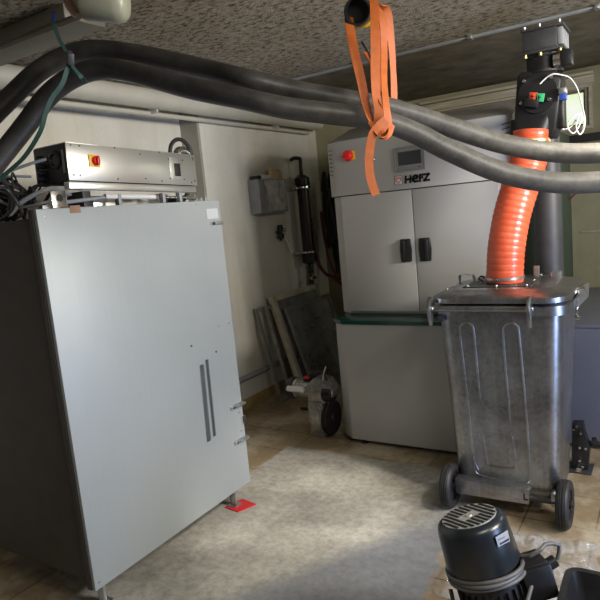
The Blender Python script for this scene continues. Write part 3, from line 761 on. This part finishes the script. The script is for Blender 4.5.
for q, s_ in ((qa, 1), (qb, 2)):
    m = MB()
    for k in (-1, 1): m.box(q+V((-.010+k*.005, -.0045, -.011)), q+V((-.007+k*.005, -.003, .011)))
    m.box(q+V((-.010, -.0045, -.002)), q+V((.004, -.003, .002)))
    m.build('label_mark', 'logo_black', t)
MB().box((-.475, 3.09, 1.78), (-.435, 3.20, 2.02), .006).build('side_channel', 'black_metal', t)
s = MB().box(at(563, 91, 'y', 3.05)-V((.016, .02, .014)), at(563, 91, 'y', 3.05)+V((.016, .03, .014)), .004).build('solenoid', 'zinc', t)
MB().box(at(563, 97, 'y', 3.045)-V((.015, .012, .014)), at(563, 97, 'y', 3.045)+V((.015, .02, .014)), .003).build('plug', 'blue_plastic', t)
# neck and gearbox
nk = at(543.5, 70, 'y', 3.14); nt_ = at(542.5, 50, 'y', 3.14)
MB().lathe(V((nk.x, 3.14, nk.z-.02)), V((nk.x, 3.14, nk.z+.02)), [(0, 0), (0, .088), (.012, .088), (.012, .074), (2.122-nk.z+.008, .074), (2.122-nk.z+.008, .085), (2.122-nk.z+.019, .085), (2.122-nk.z+.019, 0)], 36).build('neck', 'black_metal', t)
gx0, gx1 = at(522, 40, 'y', 3.04).x, at(557, 40, 'y', 3.04).x
gz0, gz1 = 2.122, 2.228
gb = MB().box((gx0, 3.04, gz0+.012), (gx1, 3.25, gz1-.006), .006).build('gearbox', 'dark_grey', t)
MB().box((gx0-.008, 3.032, gz0), (gx1+.03, 3.258, gz0+.012), .002).build('gearbox_flange', 'dark_grey', t)
MB().box((gx0-.006, 3.034, gz1-.006), (gx1+.03, 3.256, gz1+.004), .002).build('gearbox_flange', 'dark_grey', t)
for k in range(4):
    MB().box((gx1, 3.05+k*.052, gz0+.02), (gx1+.024, 3.075+k*.052, gz1-.012), .004).build('gearbox_fin', 'pipe_grey', t)
for x in (gx0+.01, (gx0+gx1)/2, gx1+.01):
    for z, sg in ((gz1+.004, 1), (gz0, -1)):
        MB().cyl((x, 3.048, z), (x, 3.048, z+sg*.014), .008, n=6).build('bolt', 'brass' if sg < 0 else 'zinc', t)
MB().box((-.60, 3.20, 1.86), (-.55, 3.37, 1.90), .003).build('support_arm', 'dark_grey', t)
mt = at(567, 60, 'y', 3.12)
MB().cyl((mt.x-.048, 3.07, mt.z), (mt.x-.018, 3.07, mt.z), .034, n=24).build('motor_flange', 'chrome', t)
MB().box((mt.x-.018, 3.035, mt.z-.034), (mt.x+.032, 3.105, mt.z+.034), .005).build('stepper_motor', 'black_plastic', t)
# white cable: arc over the body and coil hanging at the right
pts = [dp(*q) for q in ((540, 84, 3.23), (546, 78, 3.22), (553, 74, 3.20), (562, 75, 3.20), (570, 78, 3.20), (577, 88, 3.20), (582, 105, 3.20), (585, 120, 3.20), (583, 131, 3.2), (579, 134, 3.2), (576, 126, 3.2), (579, 116, 3.2), (582, 113, 3.2), (580, 124, 3.2), (574, 133, 3.2), (569, 130, 3.2), (568, 124, 3.2), (573, 117, 3.2), (580, 114, 3.2), (584, 122, 3.2), (581, 134, 3.21), (577, 130, 3.21), (576, 120, 3.21), (572, 126, 3.22), (566, 129, 3.22), (562, 129, 3.2))]
pts = [CAM+(p-CAM)*(2.70/3.2) for p in pts]
o = MB().sweep(spline(pts, 7), .0030, 8).build('white_cable', 'white_cable'); tag(o, 'thin white cable arching over the black duct and coiled at its right', 'cable')
pts = [dp(*q) for q in ((553, 92, 3.02), (555, 98, 3.02), (553, 103, 3.02), (547, 106, 3.02), (541, 107, 3.03))]
o = MB().sweep(spline(pts, 6), .0035, 8).build('white_cable', 'white_cable'); tag(o, 'short white cable curving around the cover plate of the black duct', 'cable')
# stand pipe
t = thing('stand_pipe', (-.620, 3.43, 0), 'thick black vertical pipe standing behind the wheelie bin', 'pipe')
MB().cyl((-.575, 3.43, .0), (-.575, 3.43, 2.0), .072, n=32).build('pipe', 'dark_grey', t)
MB().lathe((-.575, 3.43, 2.0), (-.575, 3.43, 2.1), [(-.03, .078), (.0, .078), (.02, .06), (.05, .045), (.05, 0)], 32).build('cap', 'black_metal', t)
o = MB().sweep(spline([dp(577, 192, 3.75), dp(572, 197, 3.76), dp(566, 206, 3.78), dp(564, 230, 3.8)], 6), .006, 8).build('red_cable', 'tube_red'); tag(o, 'dark red cable hanging on the green flank beside the black pipe', 'cable')
# black reducer on the floor behind the bin
t = thing('drive_bracket', (-.35, 3.28, 0), 'black bolted drive bracket standing on the floor behind the right side of the bin', 'bracket')
def g3(x, y): return at(x, y, 'y', 3.28)
p = [g3(572, 423), g3(583, 423), g3(584, 434), g3(590, 447), g3(588, 470), g3(584, 482)]; p = [V((q.x, q.y, max(q.z, .012))) for q in p]+[V((g3(572, 482).x, 3.28, .012))]
MB().prism(p, (0, .05, 0), .003).build('side_plate', 'black_metal', t)
MB().box((g3(572, 482).x-.03, 3.25, 0), (g3(586, 480).x+.03, 3.38, .012), .002).build('base_plate', 'dark_grey', t)
for x, y in ((577, 426), (574, 429), (581, 433), (580, 447), (586, 448), (580, 460), (583, 466)):
    q = g3(x, y); MB().cyl(q, q-V((0, .014, 0)), .007, n=6).build('bolt', 'chrome', t)
MB().cyl(g3(586, 445)+V((0, .03, 0)), g3(586, 445)+V((.30, .03, 0)), .014, n=14).build('shaft', 'black_metal', t)
MB().lathe(g3(592, 445)+V((0, .03, 0)), g3(596, 445)+V((0, .03, 0)), [(0, 0), (0, .03), (.02, .03), (.02, 0)], 20).build('collar', 'black_metal', t)
MB().lathe(g3(579, 470)+V((0, 0, 0)), g3(579, 470)+V((0, -.03, 0)), [(0, 0), (0, .020), (.015, .020), (.015, .013), (.03, .013), (.03, 0)], 6).build('drain_plug', 'chrome', t)

# ================================================================== BLACK HOSES AND STRAPS
def hose(pix, name, lab, r=.0315, s_=0):
    # the ends run on: down to the floor on the left, to the right wall on the other side
    P = spline([V((-1.9-s_, -.75, r+.002)), V((-2.0-s_, -.35, r+.03)), V((-2.12-s_, .1, .45)), V((-2.08-s_, .42, 1.15))]+[dp(*q) for q in pix]+[V((.45, 2.25, 1.58-s_)), V((1.0, 2.75, 1.56-s_)), V((XR-.04, 3.10, 1.55-s_))], 10)
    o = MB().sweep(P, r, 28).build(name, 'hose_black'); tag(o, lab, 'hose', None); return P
hA = [(-60, 178, 1.80), (-25, 134, 1.85), (12, 96, 1.88), (45, 67, 1.89), (85, 51, 1.89), (133, 54, 1.88), (190, 66, 1.86), (240, 78, 1.80), (286, 89, 1.82), (335, 98, 1.83), (380, 106, 1.85), (420, 117, 1.87), (450, 127, 1.88), (500, 143, 1.90), (550, 152, 1.90), (600, 153, 1.86), (660, 146, 1.82)]
hB = [(-55, 232, 1.78), (-15, 177, 1.81), (22, 130, 1.83), (50, 94, 1.83), (78, 75, 1.82), (105, 69, 1.81), (135, 73, 1.79), (190, 88, 1.76), (240, 98, 1.74), (286, 108, 1.74), (335, 114, 1.75), (378, 120, 1.76), (415, 133, 1.78), (450, 151, 1.78), (500, 172, 1.78), (550, 182, 1.77), (600, 182, 1.75), (660, 175, 1.72)]
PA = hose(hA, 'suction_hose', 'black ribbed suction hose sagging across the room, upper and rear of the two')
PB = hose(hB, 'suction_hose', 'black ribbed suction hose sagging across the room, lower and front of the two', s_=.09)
# yellow black pipe stub hung from the ceiling
a = dp(357, 11, 1.76); ax_ = (dp(371, 14, 2.1)-a).normalized()
t = thing('pipe_stub', a, 'short black tube with yellow collar under the ceiling, orange straps looped over it', 'tube')
MB().lathe(a, a+ax_*.3, [(.04, 0), (.04, .030), (.0, .034), (.0, .039), (.03, .041), (.26, .041), (.26, 0)], 32).build('tube', 'black_metal', t)
MB().lathe(a, a+ax_*.3, [(.045, .0405), (.045, .046), (.075, .046), (.075, .0405)], 32, True).build('collar', 'yellow', t)
MB().lathe(a, a+ax_*.3, [(.12, .0405), (.12, .046), (.15, .046), (.15, .0405)], 32, True).build('collar', 'yellow', t)
q = a+ax_*.2
MB().cyl(q+V((0, 0, .03)), V((q.x, q.y, ZC-.0005)), .012, n=14).build('hanger', 'zinc', t)
# orange strap
t = thing('ratchet_strap', a+V((0, 0, -.3)), 'orange webbing strap looped around both black hoses and knotted with a hanging tail', 'strap')
def rib(pix, name, w=.026, dirs=None):
    P = [dp(*q[:3]) for q in pix]
    D = [(rt*math.cos(math.radians(q[3]))+fw*math.sin(math.radians(q[3]))) if len(q) > 3 else rt for q in pix]
    k = 8; PP = spline(P, k); DD = []
    for i in range(len(PP)):
        j = min(i//k, len(D)-1); u = (i % k)/k; n = min(j+1, len(D)-1)
        DD.append((D[j]*(1-u)+D[n]*u).normalized())
    return MB().ribbon(PP, w, DD).build(name, 'strap_orange', t)
rib([(362, -8, 1.90, 10), (352, 0, 1.86, 10), (349, 16, 1.81, 10), (353, 45, 1.72, 5), (361, 80, 1.69, 10), (366, 105, 1.68, 25), (372, 122, 1.67, 40), (380, 133, 1.675, 60), (384, 137, 1.69, 70)], 'strap_loop', .027)
rib([(372, -12, 1.84, 0), (374, 0, 1.76, 0), (375, 30, 1.70, 5), (375, 70, 1.68, 10), (376, 95, 1.67, 20), (379, 112, 1.66, 0), (377, 128, 1.665, -20)], 'strap_loop', .026)
rib([(375, 8, 1.78, 0), (383, 20, 1.78, 10), (384, 50, 1.78, 30), (384, 80, 1.72, 40), (386, 105, 1.67, 30), (388, 125, 1.672, 20), (383, 137, 1.69, 40)], 'strap_loop', .024)
rib([(378, 6, 1.80, 0), (387, 12, 1.82, 10), (391, 40, 1.86, 30), (393, 70, 1.90, 40), (394, 95, 1.93, 30), (393, 112, 1.93, 30)], 'strap_loop', .026)
rib([(379, 30, 1.80, 40), (381, 60, 1.80, 50), (380, 80, 1.75, 60), (379, 98, 1.68, 60), (386, 112, 1.665, 30), (384, 128, 1.66, 10), (376, 133, 1.665, 0)], 'strap_loop', .018)
rib([(365, 52, 1.79, 20), (370, 62, 1.78, 40), (374, 72, 1.77, 50), (378, 85, 1.74, 60)], 'strap_loop', .012)
rib([(371, 122, 1.665, 20), (377, 134, 1.66, 60), (383, 138, 1.665, 80), (389, 134, 1.675, 60), (392, 124, 1.70, 40)], 'knot', .022)
rib([(386, 120, 1.655, 10), (379, 126, 1.652, 10), (373, 134, 1.655, 5), (370, 148, 1.66, 0), (369, 165, 1.66, 0), (371, 180, 1.66, 0), (376, 195, 1.66, 0)], 'strap_tail', .024)
q = dp(374, 92, 1.72)
o = MB().sweep([dp(362, 42, 1.9), dp(372, 60, 1.85), dp(371, 85, 1.80)], .0035, 8).build('hanging_wire', 'black_rubber'); tag(o, 'thin dark wire hanging behind the orange strap', 'wire')
# green strap at the left
t = thing('lashing_strap', dp(70, 55, 1.66), 'dark green lashing strap tying the black hoses to the ceiling duct', 'strap')
def rib2(pix, name, w):
    P = spline([dp(*q) for q in pix], 8)
    return MB().ribbon(P, w*.62, rt*.75+fw*.6).build(name, 'strap_green', t)
rib2([(54, 12, 1.95), (54, 22, 1.90), (58, 36, 1.78), (64, 48, 1.68), (69, 58, 1.655), (72, 66, 1.652), (82, 78, 1.66), (86, 82, 1.70)], 'strap_loop', .020)
rib2([(71, 58, 1.652), (67, 70, 1.650), (62, 84, 1.650), (52, 98, 1.648), (46, 112, 1.648), (40, 132, 1.66), (25, 156, 1.70), (8, 172, 1.74), (-8, 186, 1.76)], 'strap_tail', .020)
MB().box(dp(70, 58, 1.645)-V((.020, .010, .016)), dp(70, 58, 1.645)+V((.020, .008, .016)), .004, Euler((0, .5, -.5)).to_matrix()).build('buckle', 'dark_grey', t)
MB().sweep([dp(54, 14, 1.94), dp(54, 24, 1.90), dp(56, 28, 1.88)], .006, 8).build('hook', 'blue_plastic', t)

# ================================================================== ON THE LEFT WALL
t = thing('wall_box', (-2.87, 4.13, 1.66), 'small grey wall box with clear plastic bag taped over its front', 'junction box')
MB().box((-2.899, 3.93, 1.53), (-2.79, 4.33, 1.80), .004).build('casing', 'pipe_grey', t)
MB().box((-2.88, 3.95, 1.80), (-2.80, 4.12, 1.835), .003).build('terminal', 'white', t)
MB().box((-2.87, 3.935, 1.80), (-2.795, 3.985, 1.83), .003).build('terminal_cover', 'black_plastic', t)
MB().prism([(-2.80, 4.13, 1.80), (-2.80, 4.30, 1.80), (-2.80, 4.29, 1.875), (-2.80, 4.14, 1.888)], (-.03, 0, 0), .002).build('card', 'cardboard', t)
g = []
for i in range(25):
    r = []
    for j in range(25):
        u, w = i/24, j/24; y = 4.02+.30*u; z = 1.545+.245*w
        r.append(V((-2.785+.022*abs(noise.noise(V((y*9, z*9, 1))))+.012*abs(noise.noise(V((y*30, z*14, 4)))), y-.03*w, z)))
    g.append(r)
MB().sheet(g).build('plastic_bag', 'bag_film', t)
t = thing('regulator', (-2.87, 4.26, 1.33), 'small black pressure regulator with white tube on the left wall', 'valve')
c = V((-2.862, 4.265, 1.36))
MB().cyl(c+V((-.036, 0, .0)), c+V((0, 0, 0)), .014, n=14).build('mount', 'dark_grey', t)
MB().lathe(c+V((.01, 0, -.075)), c+V((.01, 0, .12)), [(0, 0), (0, .012), (.02, .014), (.02, .028), (.06, .028), (.062, .014), (.08, .014), (.082, .024), (.13, .024), (.135, .018), (.135, 0)], 20).build('body', 'black_metal', t)
MB().cyl(c+V((.02, .02, .015)), c+V((.045, .03, .015)), .016, n=18, bev=.002).build('gauge', 'chrome', t)
MB().cyl(c+V((.02, -.03, -.03)), c+V((.02, -.06, -.03)), .010, n=12).build('nozzle', 'dark_grey', t)
MB().sweep(spline([c+V((.02, .04, -.04)), c+V((.03, .07, -.10)), c+V((.03, .10, -.16)), c+V((.03, .12, -.20))], 5), .006, 8).build('white_tube', 'white_cable', t)
t = thing('filter_tank', (-2.78, 4.5, 1.05), 'tall dark cylinder clamped upright to the wall left of the boiler', 'cylinder')
bx, by = -2.785, 4.585
MB().lathe((bx, by, 1.10), (bx, by, 1.80), [(0, 0), (0, .052), (.66, .052), (.66, 0)], 30).build('cylinder', 'tank_dark', t)
MB().lathe((bx, by, 1.04), (bx, by, 1.12), [(0, 0), (.01, .045), (.02, .064), (.10, .064), (.11, .052)], 30).build('bottom_cap', 'black_metal', t)
MB().lathe((bx, by, 1.735), (bx, by, 1.9), [(0, .052), (.01, .066), (.07, .066), (.085, .050), (.10, .030), (.10, 0)], 30).build('top_cap', 'black_plastic', t)
for z in (1.145, 1.715):
    cl = MB().lathe((bx, by, z), (bx, by, z+.1), [(0, .0525), (0, .070), (.016, .070), (.016, .0525)], 30, True).build('clamp', 'chrome', t)
    MB().box((-2.9, by-.10, z-.004), (bx-.045, by+.10, z+.018), .002).build('wall_bracket', 'zinc', cl)
MB().sweep(spline([(bx, by, 1.83), (bx, by, 1.90), (bx+.002, by, 1.955), (bx+.0, by-.01, 1.975), (bx-.03, by-.05, 1.98), (bx-.05, by-.08, 1.965)], 6), .016, 14).build('elbow', 'black_metal', t)
MB().lathe((bx, by, .86), (bx, by, 1.05), [(0, 0), (0, .02), (.05, .02), (.055, .012), (.10, .012), (.10, .022), (.12, .022), (.12, .012), (.19, .012)], 16).build('drain_valve', 'black_metal', t)
MB().box((bx+.01, by-.03, .90), (bx+.03, by+.05, .93), .004).build('valve_lever', 'chrome', t)
# cable and hose bundle in the corner
g1 = 'hanging cables in the corner left of the boiler'
rnd = random.Random(11)
for i in range(15):
    x = -2.75+.012*i; y = 4.80+rnd.uniform(-.03, .2); zt = 1.80+rnd.uniform(-.12, .06); zb = 1.05+rnd.uniform(-.15, .40)
    p = [V((x, y, zt-.1)), V((x+.02, y, zt)), V((x+.04, y, zt-.05)), V((x+rnd.uniform(-.03, .05), y, (zt+zb)/2)), V((x+.01, y, zb)), V((x+.03, y-.02, zb-.05)), V((x+.06, y, zb+.04)), V((x+.04, y, (zt+zb)/2+.1))]
    o = cable(p, rnd.choice((.010, .013, .016)), 'black_rubber', 'hanging_cable', 5, 8)
    tag(o, 'black cable hanging in loops in the corner left of the boiler', 'cable', g1)
for i, (pp, lb) in enumerate((([(-2.72, 4.76, 1.50), (-2.71, 4.76, 1.30), (-2.68, 4.76, 1.10), (-2.64, 4.76, .96), (-2.58, 4.76, .88), (-2.45, 4.9, .85)], 'dark red hose curving down beside the boiler, inner of two'),
                  ([(-2.80, 4.72, 1.45), (-2.79, 4.72, 1.20), (-2.76, 4.72, 1.02), (-2.70, 4.72, .93), (-2.63, 4.72, .90), (-2.50, 4.7, .80)], 'dark red hose curving down beside the cylinder, outer of two'))):
    o = cable(pp, .015, 'tube_red', 'red_hose', 7, 10); tag(o, lb, 'hose')

# ================================================================== OLD WINDOW FRAMES LEANING ON THE WALL
def leaning(name, lab, y0, y1, top, bot, z1, th, w, mat, glass=True, kids=True):
    """frame standing on the floor, leaning on the left wall; top/bot are x of its right face"""
    t = thing(name, (bot, (y0+y1)/2, 0), lab, 'window frame')
    d = V((top-bot, 0, z1)); L = d.length; d.normalize(); n = V((-d.z, 0, d.x))
    O = V((bot, 0, 0)) + n*0
    lift = abs(n.z)*th if n.z < 0 else 0
    def bar(ya, yb, la, lb, nm, m_, a0=0, a1=th, par=t):
        P = [O+d*la+n*a0, O+d*lb+n*a0, O+d*lb+n*a1, O+d*la+n*a1]
        P = [V((p.x, ya, p.z+lift+.001)) for p in P]
        return MB().prism(P, (0, yb-ya, 0), .002 if nm != 'pane' else 0).build(nm, m_, par)
    bar(y0, y0+w, 0, L, 'stile', mat); bar(y1-w, y1, 0, L, 'stile', mat)
    bar(y0+w, y1-w, 0, w, 'rail', mat); bar(y0+w, y1-w, L-w, L, 'rail', mat)
    if glass: bar(y0+w, y1-w, w, L-w, 'pane', 'pane_glass', th*.4, th*.5)
    return t
leaning('window_frame', 'cream wooden window frame leaning on the left wall, thickest of the stack', 3.98, 4.72, -2.81, -2.575, .835, .05, .05, 'frame_cream')
leaning('window_frame', 'dark grey framed window pane leaning in front of the cream frame', 4.05, 4.80, -2.735, -2.505, .735, .028, .045, 'frame_grey')
leaning('window_frame', 'narrow pale metal frame leaning just behind the cream frame', 3.90, 4.55, -2.825, -2.655, .78, .022, .03, 'aluminium', False)
leaning('window_frame', 'dark metal frame leaning nearest the wall at the back of the stack', 3.80, 4.4, -2.855, -2.695, .775, .018, .03, 'frame_grey', False)

# ================================================================== GEARED MOTOR LEFT OF THE BOILER
t = thing('gear_motor', (-2.08, 3.33, 0), 'silver geared motor with black wheel standing beside the left foot of the boiler', 'motor')
MB().lathe((-2.23, 3.33, .315), (-1.98, 3.33, .315), [(0, 0), (0, .062), (.012, .068), (.03, .068), (.032, .062), (.22, .062), (.22, 0)], 28).build('motor_housing', 'aluminium', t)
for k in range(12):
    a = k*PI/6+.1; q = V((0, math.cos(a), math.sin(a)))
    MB().box(V((-2.19, 3.33, .315))+q*.062-V((0, .003, .003)), V((-2.02, 3.33, .315))+q*.068+V((0, .003, .003))).build('cooling_fin', 'aluminium', t)
MB().lathe((-2.275, 3.33, .315), (-2.2, 3.33, .315), [(0, 0), (0, .064), (.01, .074), (.05, .074), (.05, 0)], 28).build('fan_cover', 'black_plastic', t)
MB().cyl((-2.235, 3.24, .335), (-2.11, 3.24, .335), .020, n=18, bev=.003).build('capacitor', 'white', t)
MB().box((-2.14, 3.29, .372), (-2.06, 3.36, .41), .008).build('terminal_box', 'black_plastic', t)
MB().box((-2.125, 3.275, .402), (-2.085, 3.31, .412), .002).build('red_plug', 'red', t)
MB().box((-2.10, 3.26, .0), (-1.985, 3.38, .25), .010).build('gearbox', 'aluminium', t)
MB().prism([(-2.10, 3.27, .24), (-1.93, 3.27, .24), (-1.90, 3.27, .33), (-1.95, 3.27, .40), (-2.04, 3.27, .41), (-2.10, 3.27, .36)], (0, .11, 0), .004).build('gearbox_head', 'aluminium', t)
for z in (.03, .12, .21):
    for x in (-2.085, -2.0):
        MB().cyl((x, 3.262, z), (x, 3.250, z), .008, n=6).build('bolt', 'zinc', t)
MB().box((-2.075, 3.253, .05), (-2.015, 3.262, .20), .003).build('cover', 'zinc', t)
wh = MB().lathe((-1.985, 3.29, .145), (-1.91, 3.29, .145), [(0, .0), (0, .03), (.02, .03), (.02, .095), (.026, .112), (.035, .112), (.040, .100), (.050, .100), (.055, .112), (.062, .112), (.066, .095), (.060, .03), (.070, .02), (.070, 0)], 32).build('wheel', 'black_rubber', t)
MB().cyl((-1.985, 3.30, .30), (-1.915, 3.30, .30), .055, n=24, bev=.006).build('pulley', 'black_plastic', t)
MB().sweep(spline([(-2.10, 3.30, .405), (-2.05, 3.27, .45), (-1.98, 3.27, .46), (-1.95, 3.27, .43), (-1.94, 3.28, .40)], 6), .007, 8).build('cable', 'black_rubber', t)
MB().sweep([(-1.97, 3.27, .40), (-1.95, 3.26, .46), (-1.93, 3.26, .50)], .003, 6).build('wire', 'white_cable', t)
o = MB().sweep([(-2.23, 3.62, .004+.012), (-2.36, 3.72, .016), (-2.45, 3.70, .016)], .012, 8).build('floor_cable', 'black_rubber'); tag(o, 'short black cable end on the floor behind the geared motor', 'cable')

# ================================================================== MOTOR, BUCKET AND FILM IN THE FOREGROUND
t0 = dp(469, 516, 1.98); t1 = dp(492, 590, 1.98)
ax_ = (t1-t0).normalized(); Rm = .116
foot = t0+ax_*((t0.z-.06)/-ax_.z)
t = thing('blower_motor', (foot.x, foot.y, 0), 'dark blue grey electric motor with slotted fan cover in the foreground', 'motor')
LM = (foot-t0).length
MB().lathe(t0, foot, [(0, 0), (0, Rm-.030), (.004, Rm-.018), (.014, Rm-.006), (.028, Rm-.001), (.05, Rm), (.152, Rm+.006), (.158, Rm+.003), (.158, 0)], 48).build('fan_cover', 'motor_paint', t)
e1 = ax_.orthogonal(); e1 = (rt-ax_*rt.dot(ax_)).normalized(); e2 = ax_.cross(e1)
if e2.dot(fw) < 0: e2 = -e2
# the slots run towards the back right; bars between them
ca, sa = math.cos(math.radians(-66)), math.sin(math.radians(-66))
s1 = e1*ca+e2*sa; s2 = -e1*sa+e2*ca
dk = MB().lathe(t0-ax_*.0012, t0+ax_*.01, [(0, 0), (0, Rm-.026), (.003, Rm-.026), (.003, 0)], 40).build('grille_disc', 'motor_grille', t)
m = MB(); Rg = Rm-.030
for k in range(-5, 5):
    v = (k+.5)*.0172; h = math.sqrt(max(0, Rg*Rg-v*v))
    for a_, b_ in (((-h, h),) if abs(k+.5) > 2 else ((-h, -.022), (.022, h))):
        q = [t0-ax_*.0014+s1*a_+s2*(v-.0046), t0-ax_*.0014+s1*b_+s2*(v-.0046), t0-ax_*.0014+s1*b_+s2*(v+.0046), t0-ax_*.0014+s1*a_+s2*(v+.0046)]
        m.prism(q, -ax_*.0016)
m.build('slots', 'logo_black', dk)
MB().lathe(t0-ax_*.0014, t0-ax_*.01, [(0, 0), (0, .012), (.0035, .010), (.0035, 0)], 20).build('centre_boss', 'motor_grille', dk)
# sticker on the side of the cover
def onside(px, py, extra=0):
    R = ray(px, py).normalized()       # hit the cover's cylinder
    best = None
    for i in range(2400):
        p = CAM+R*(1.6+i*.0003); h = (p-t0).dot(ax_); d = (p-t0-ax_*h).length
        if d < Rm+.0045 and h > 0: best = p; break
    h = (best-t0).dot(ax_); rad_ = (best-t0-ax_*h).normalized()
    return t0+ax_*h+rad_*(Rm+.0055+extra)
def patch(c4, n, extra):
    g = []
    for i in range(n+1):
        g.append([onside(*(tuple((c4[0][k]*(1-i/n)+c4[1][k]*i/n)*(1-j/n)+(c4[3][k]*(1-i/n)+c4[2][k]*i/n)*j/n for k in (0, 1))), extra) for j in range(n+1)])
    return MB().sheet(g)
st = patch(((495, 537), (507, 530), (509.5, 541), (498, 547)), 6, .001).build('sticker', 'pipe_grey', t)
patch(((499, 543), (508, 538), (508.6, 540), (499.5, 545)), 3, .0018).build('sticker_mark', 'logo_black', st)
patch(((497.5, 539.5), (504, 536), (504.3, 537), (497.8, 540.5)), 3, .0018).build('sticker_mark', 'cord_grey', st)
# ribbed stator, flange, foot
z = .212
MB().lathe(t0, foot, [(.158, 0), (.158, Rm-.016), (LM-.05, Rm-.016), (LM-.05, Rm+.02), (LM-.02, Rm+.02), (LM-.02, 0)], 40).build('stator', 'black_metal', t)
for k in range(24):
    a_ = k*PI/12; q = e1*math.cos(a_)+e2*math.sin(a_); w_ = e2*math.cos(a_)-e1*math.sin(a_)
    A = t0+ax_*.225+q*(Rm-.017)
    MB().prism([A-w_*.002, A+w_*.002, A+w_*.002+q*.012, A-w_*.002+q*.012], ax_*(LM-.285)).build('cooling_fin', 'black_metal', t)
zb = (foot).z
MB().prism([(foot.x-.13, foot.y-.13, 0), (foot.x+.16, foot.y-.13, 0), (foot.x+.16, foot.y+.10, 0), (foot.x-.13, foot.y+.10, 0)], (0, 0, .055), .006).build('base', 'black_metal', t)
J = t0+ax_*.25+e1*(Rm+.028)-e2*.01
rotm = Matrix((e1, e2, ax_)).transposed()
tb = MB().box(J-V((.05, .06, .055)), J+V((.05, .06, .055)), .008, rotm).build('terminal_box', 'black_plastic', t)
MB().box(J+e1*.0-ax_*.058-V((.045, .05, .004)), J-ax_*.058+V((.045, .05, .004)), .003, rotm).build('terminal_lid', 'black_metal', tb)
MB().cyl(J+e1*.045-ax_*.02, J+e1*.085-ax_*.03, .020, n=18, bev=.003).build('cable_gland', 'black_plastic', tb)
# cord wound around
cd_ = []
for i in range(0, 46*3):
    a_ = i*2*PI/42; q = e1*math.cos(a_)+e2*math.sin(a_)
    cd_.append(t0+ax_*(.162+.012*(i/42)+.005*math.sin(a_+1))+q*(Rm+.004+.003*math.sin(i*.37)))
cd_ += [J-ax_*.09-e2*.04, J-ax_*.10+e1*.06-e2*.02, J-ax_*.075+e1*.11, J-ax_*.03+e1*.09]
MB().sweep(spline(cd_, 2), .0068, 10).build('power_cord', 'cord_grey', t)
lp = spline([t0+ax_*.24+e1*(Rm+.012)-e2*.05, t0+ax_*.285+e1*.03-e2*(Rm+.035), t0+ax_*.33-e1*.06-e2*(Rm+.03), t0+ax_*.35-e1*(Rm+.012)-e2*.03, t0+ax_*.29-e1*(Rm+.018)+e2*.01, t0+ax_*.23-e1*(Rm+.012)+e2*.03], 8)
MB().sweep(lp, .0068, 10).build('cord_loop', 'cord_grey', t)

t = thing('open_crate', (-.14, 1.80, 0), 'black open plastic crate with clear film inside at the bottom right corner', 'crate')
x0, x1, y0, y1, zt = -.305, .04, 1.60, 1.985, .25
def tr(z, ins):
    k = 1-z/zt; s = .05*k
    return rrect((x0+x1)/2, (y0+y1)/2, z, x1-x0-2*s-2*ins, y1-y0-2*s-2*ins, max(.01, .04-ins), 5)
MB().loft([tr(.001, 0), tr(zt-.03, 0), tr(zt-.03, -.008), tr(zt, -.008), tr(zt, .012), tr(.02, .012)], (True, True), False).build('shell', 'black_plastic', t)
o = crumple(-.26, 1.65, .0, 1.94, .13, .10, 40, 5, 9).build('packing_film', 'film'); tag(o, 'crumpled clear plastic film lying inside the black crate', 'plastic film')
o = crumple(-.80, 2.02, -.24, 2.57, 0, .06, 90, 8, 6).build('packing_film', 'film'); tag(o, 'large crumpled sheet of clear film on the floor between the bin and the foreground motor', 'plastic film')

# added fill lamp on the ceiling, out of view
t = thing('fill_lamp', (.55, .95, ZC), 'long white tube added out of view on the ceiling as fill light', 'lamp')
MB().box((.0, .89, ZC-.04), (1.1, 1.01, ZC-.001), .005).build('fill_housing', 'white', t)
MB().cyl((.02, .95, ZC-.06), (1.08, .95, ZC-.06), .014, n=14).build('tube', 'fill_tube', t)

# ================================================================== LIGHT
def area(name, loc, aim, sx, sy, power, col, spread=180):
    d = bpy.data.lights.new(name, 'AREA'); d.shape = 'RECTANGLE'; d.size = sx; d.size_y = sy; d.energy = power; d.color = col; d.spread = math.radians(spread)
    o = bpy.data.objects.new(name, d); C.objects.link(o); o.location = loc
    o.rotation_euler = (V(aim)-V(loc)).to_track_quat('-Z', 'Y').to_euler(); return o
area('window_light', (XR-.03, 2.25, 1.97), (-2.2, 2.60, 1.15), 1.0, .5, 56, (1, .95, .86), 120)
area('back_fill_light', (.9, YB-.04, 2.02), (-.6, 1.5, .8), .9, .35, 15, (.98, 1, .80))  # added out of view to give reflections; no window stands here
area('cool_fill_light', (XR-.05, 1.9, .62), (-1.6, 2.0, .3), .6, 1.0, 34, (.38, .54, 1))  # added cool fill by the right wall for an unseen doorway
area('fill_light', (.55, .95, ZC-.09), (-.6, 1.9, 0), 1.05, .1, 20, (1, .96, .88))  # added fill for the whole room, under the unseen ceiling tube
sp = bpy.data.lights.new('work_light', 'SPOT'); sp.energy = 400; sp.color = (1, .93, .82); sp.spot_size = math.radians(27); sp.spot_blend = 1; sp.shadow_soft_size = .1
o = bpy.data.objects.new('work_light', sp); C.objects.link(o); o.location = (.5, 2.05, 2.28); o.rotation_euler = (V((-1.66, 2.42, 0))-V(o.location)).to_track_quat('-Z', 'Y').to_euler()
wd = bpy.data.worlds.new('world'); bpy.context.scene.world = wd; wd.use_nodes = True
wd.node_tree.nodes['Background'].inputs[0].default_value = (.6, .7, 1, 1); wd.node_tree.nodes['Background'].inputs[1].default_value = .4
vs = bpy.context.scene.view_settings; vs.view_transform = 'Standard'; vs.look = 'None'; vs.exposure = 0; vs.gamma = 1; vs.use_curve_mapping = False
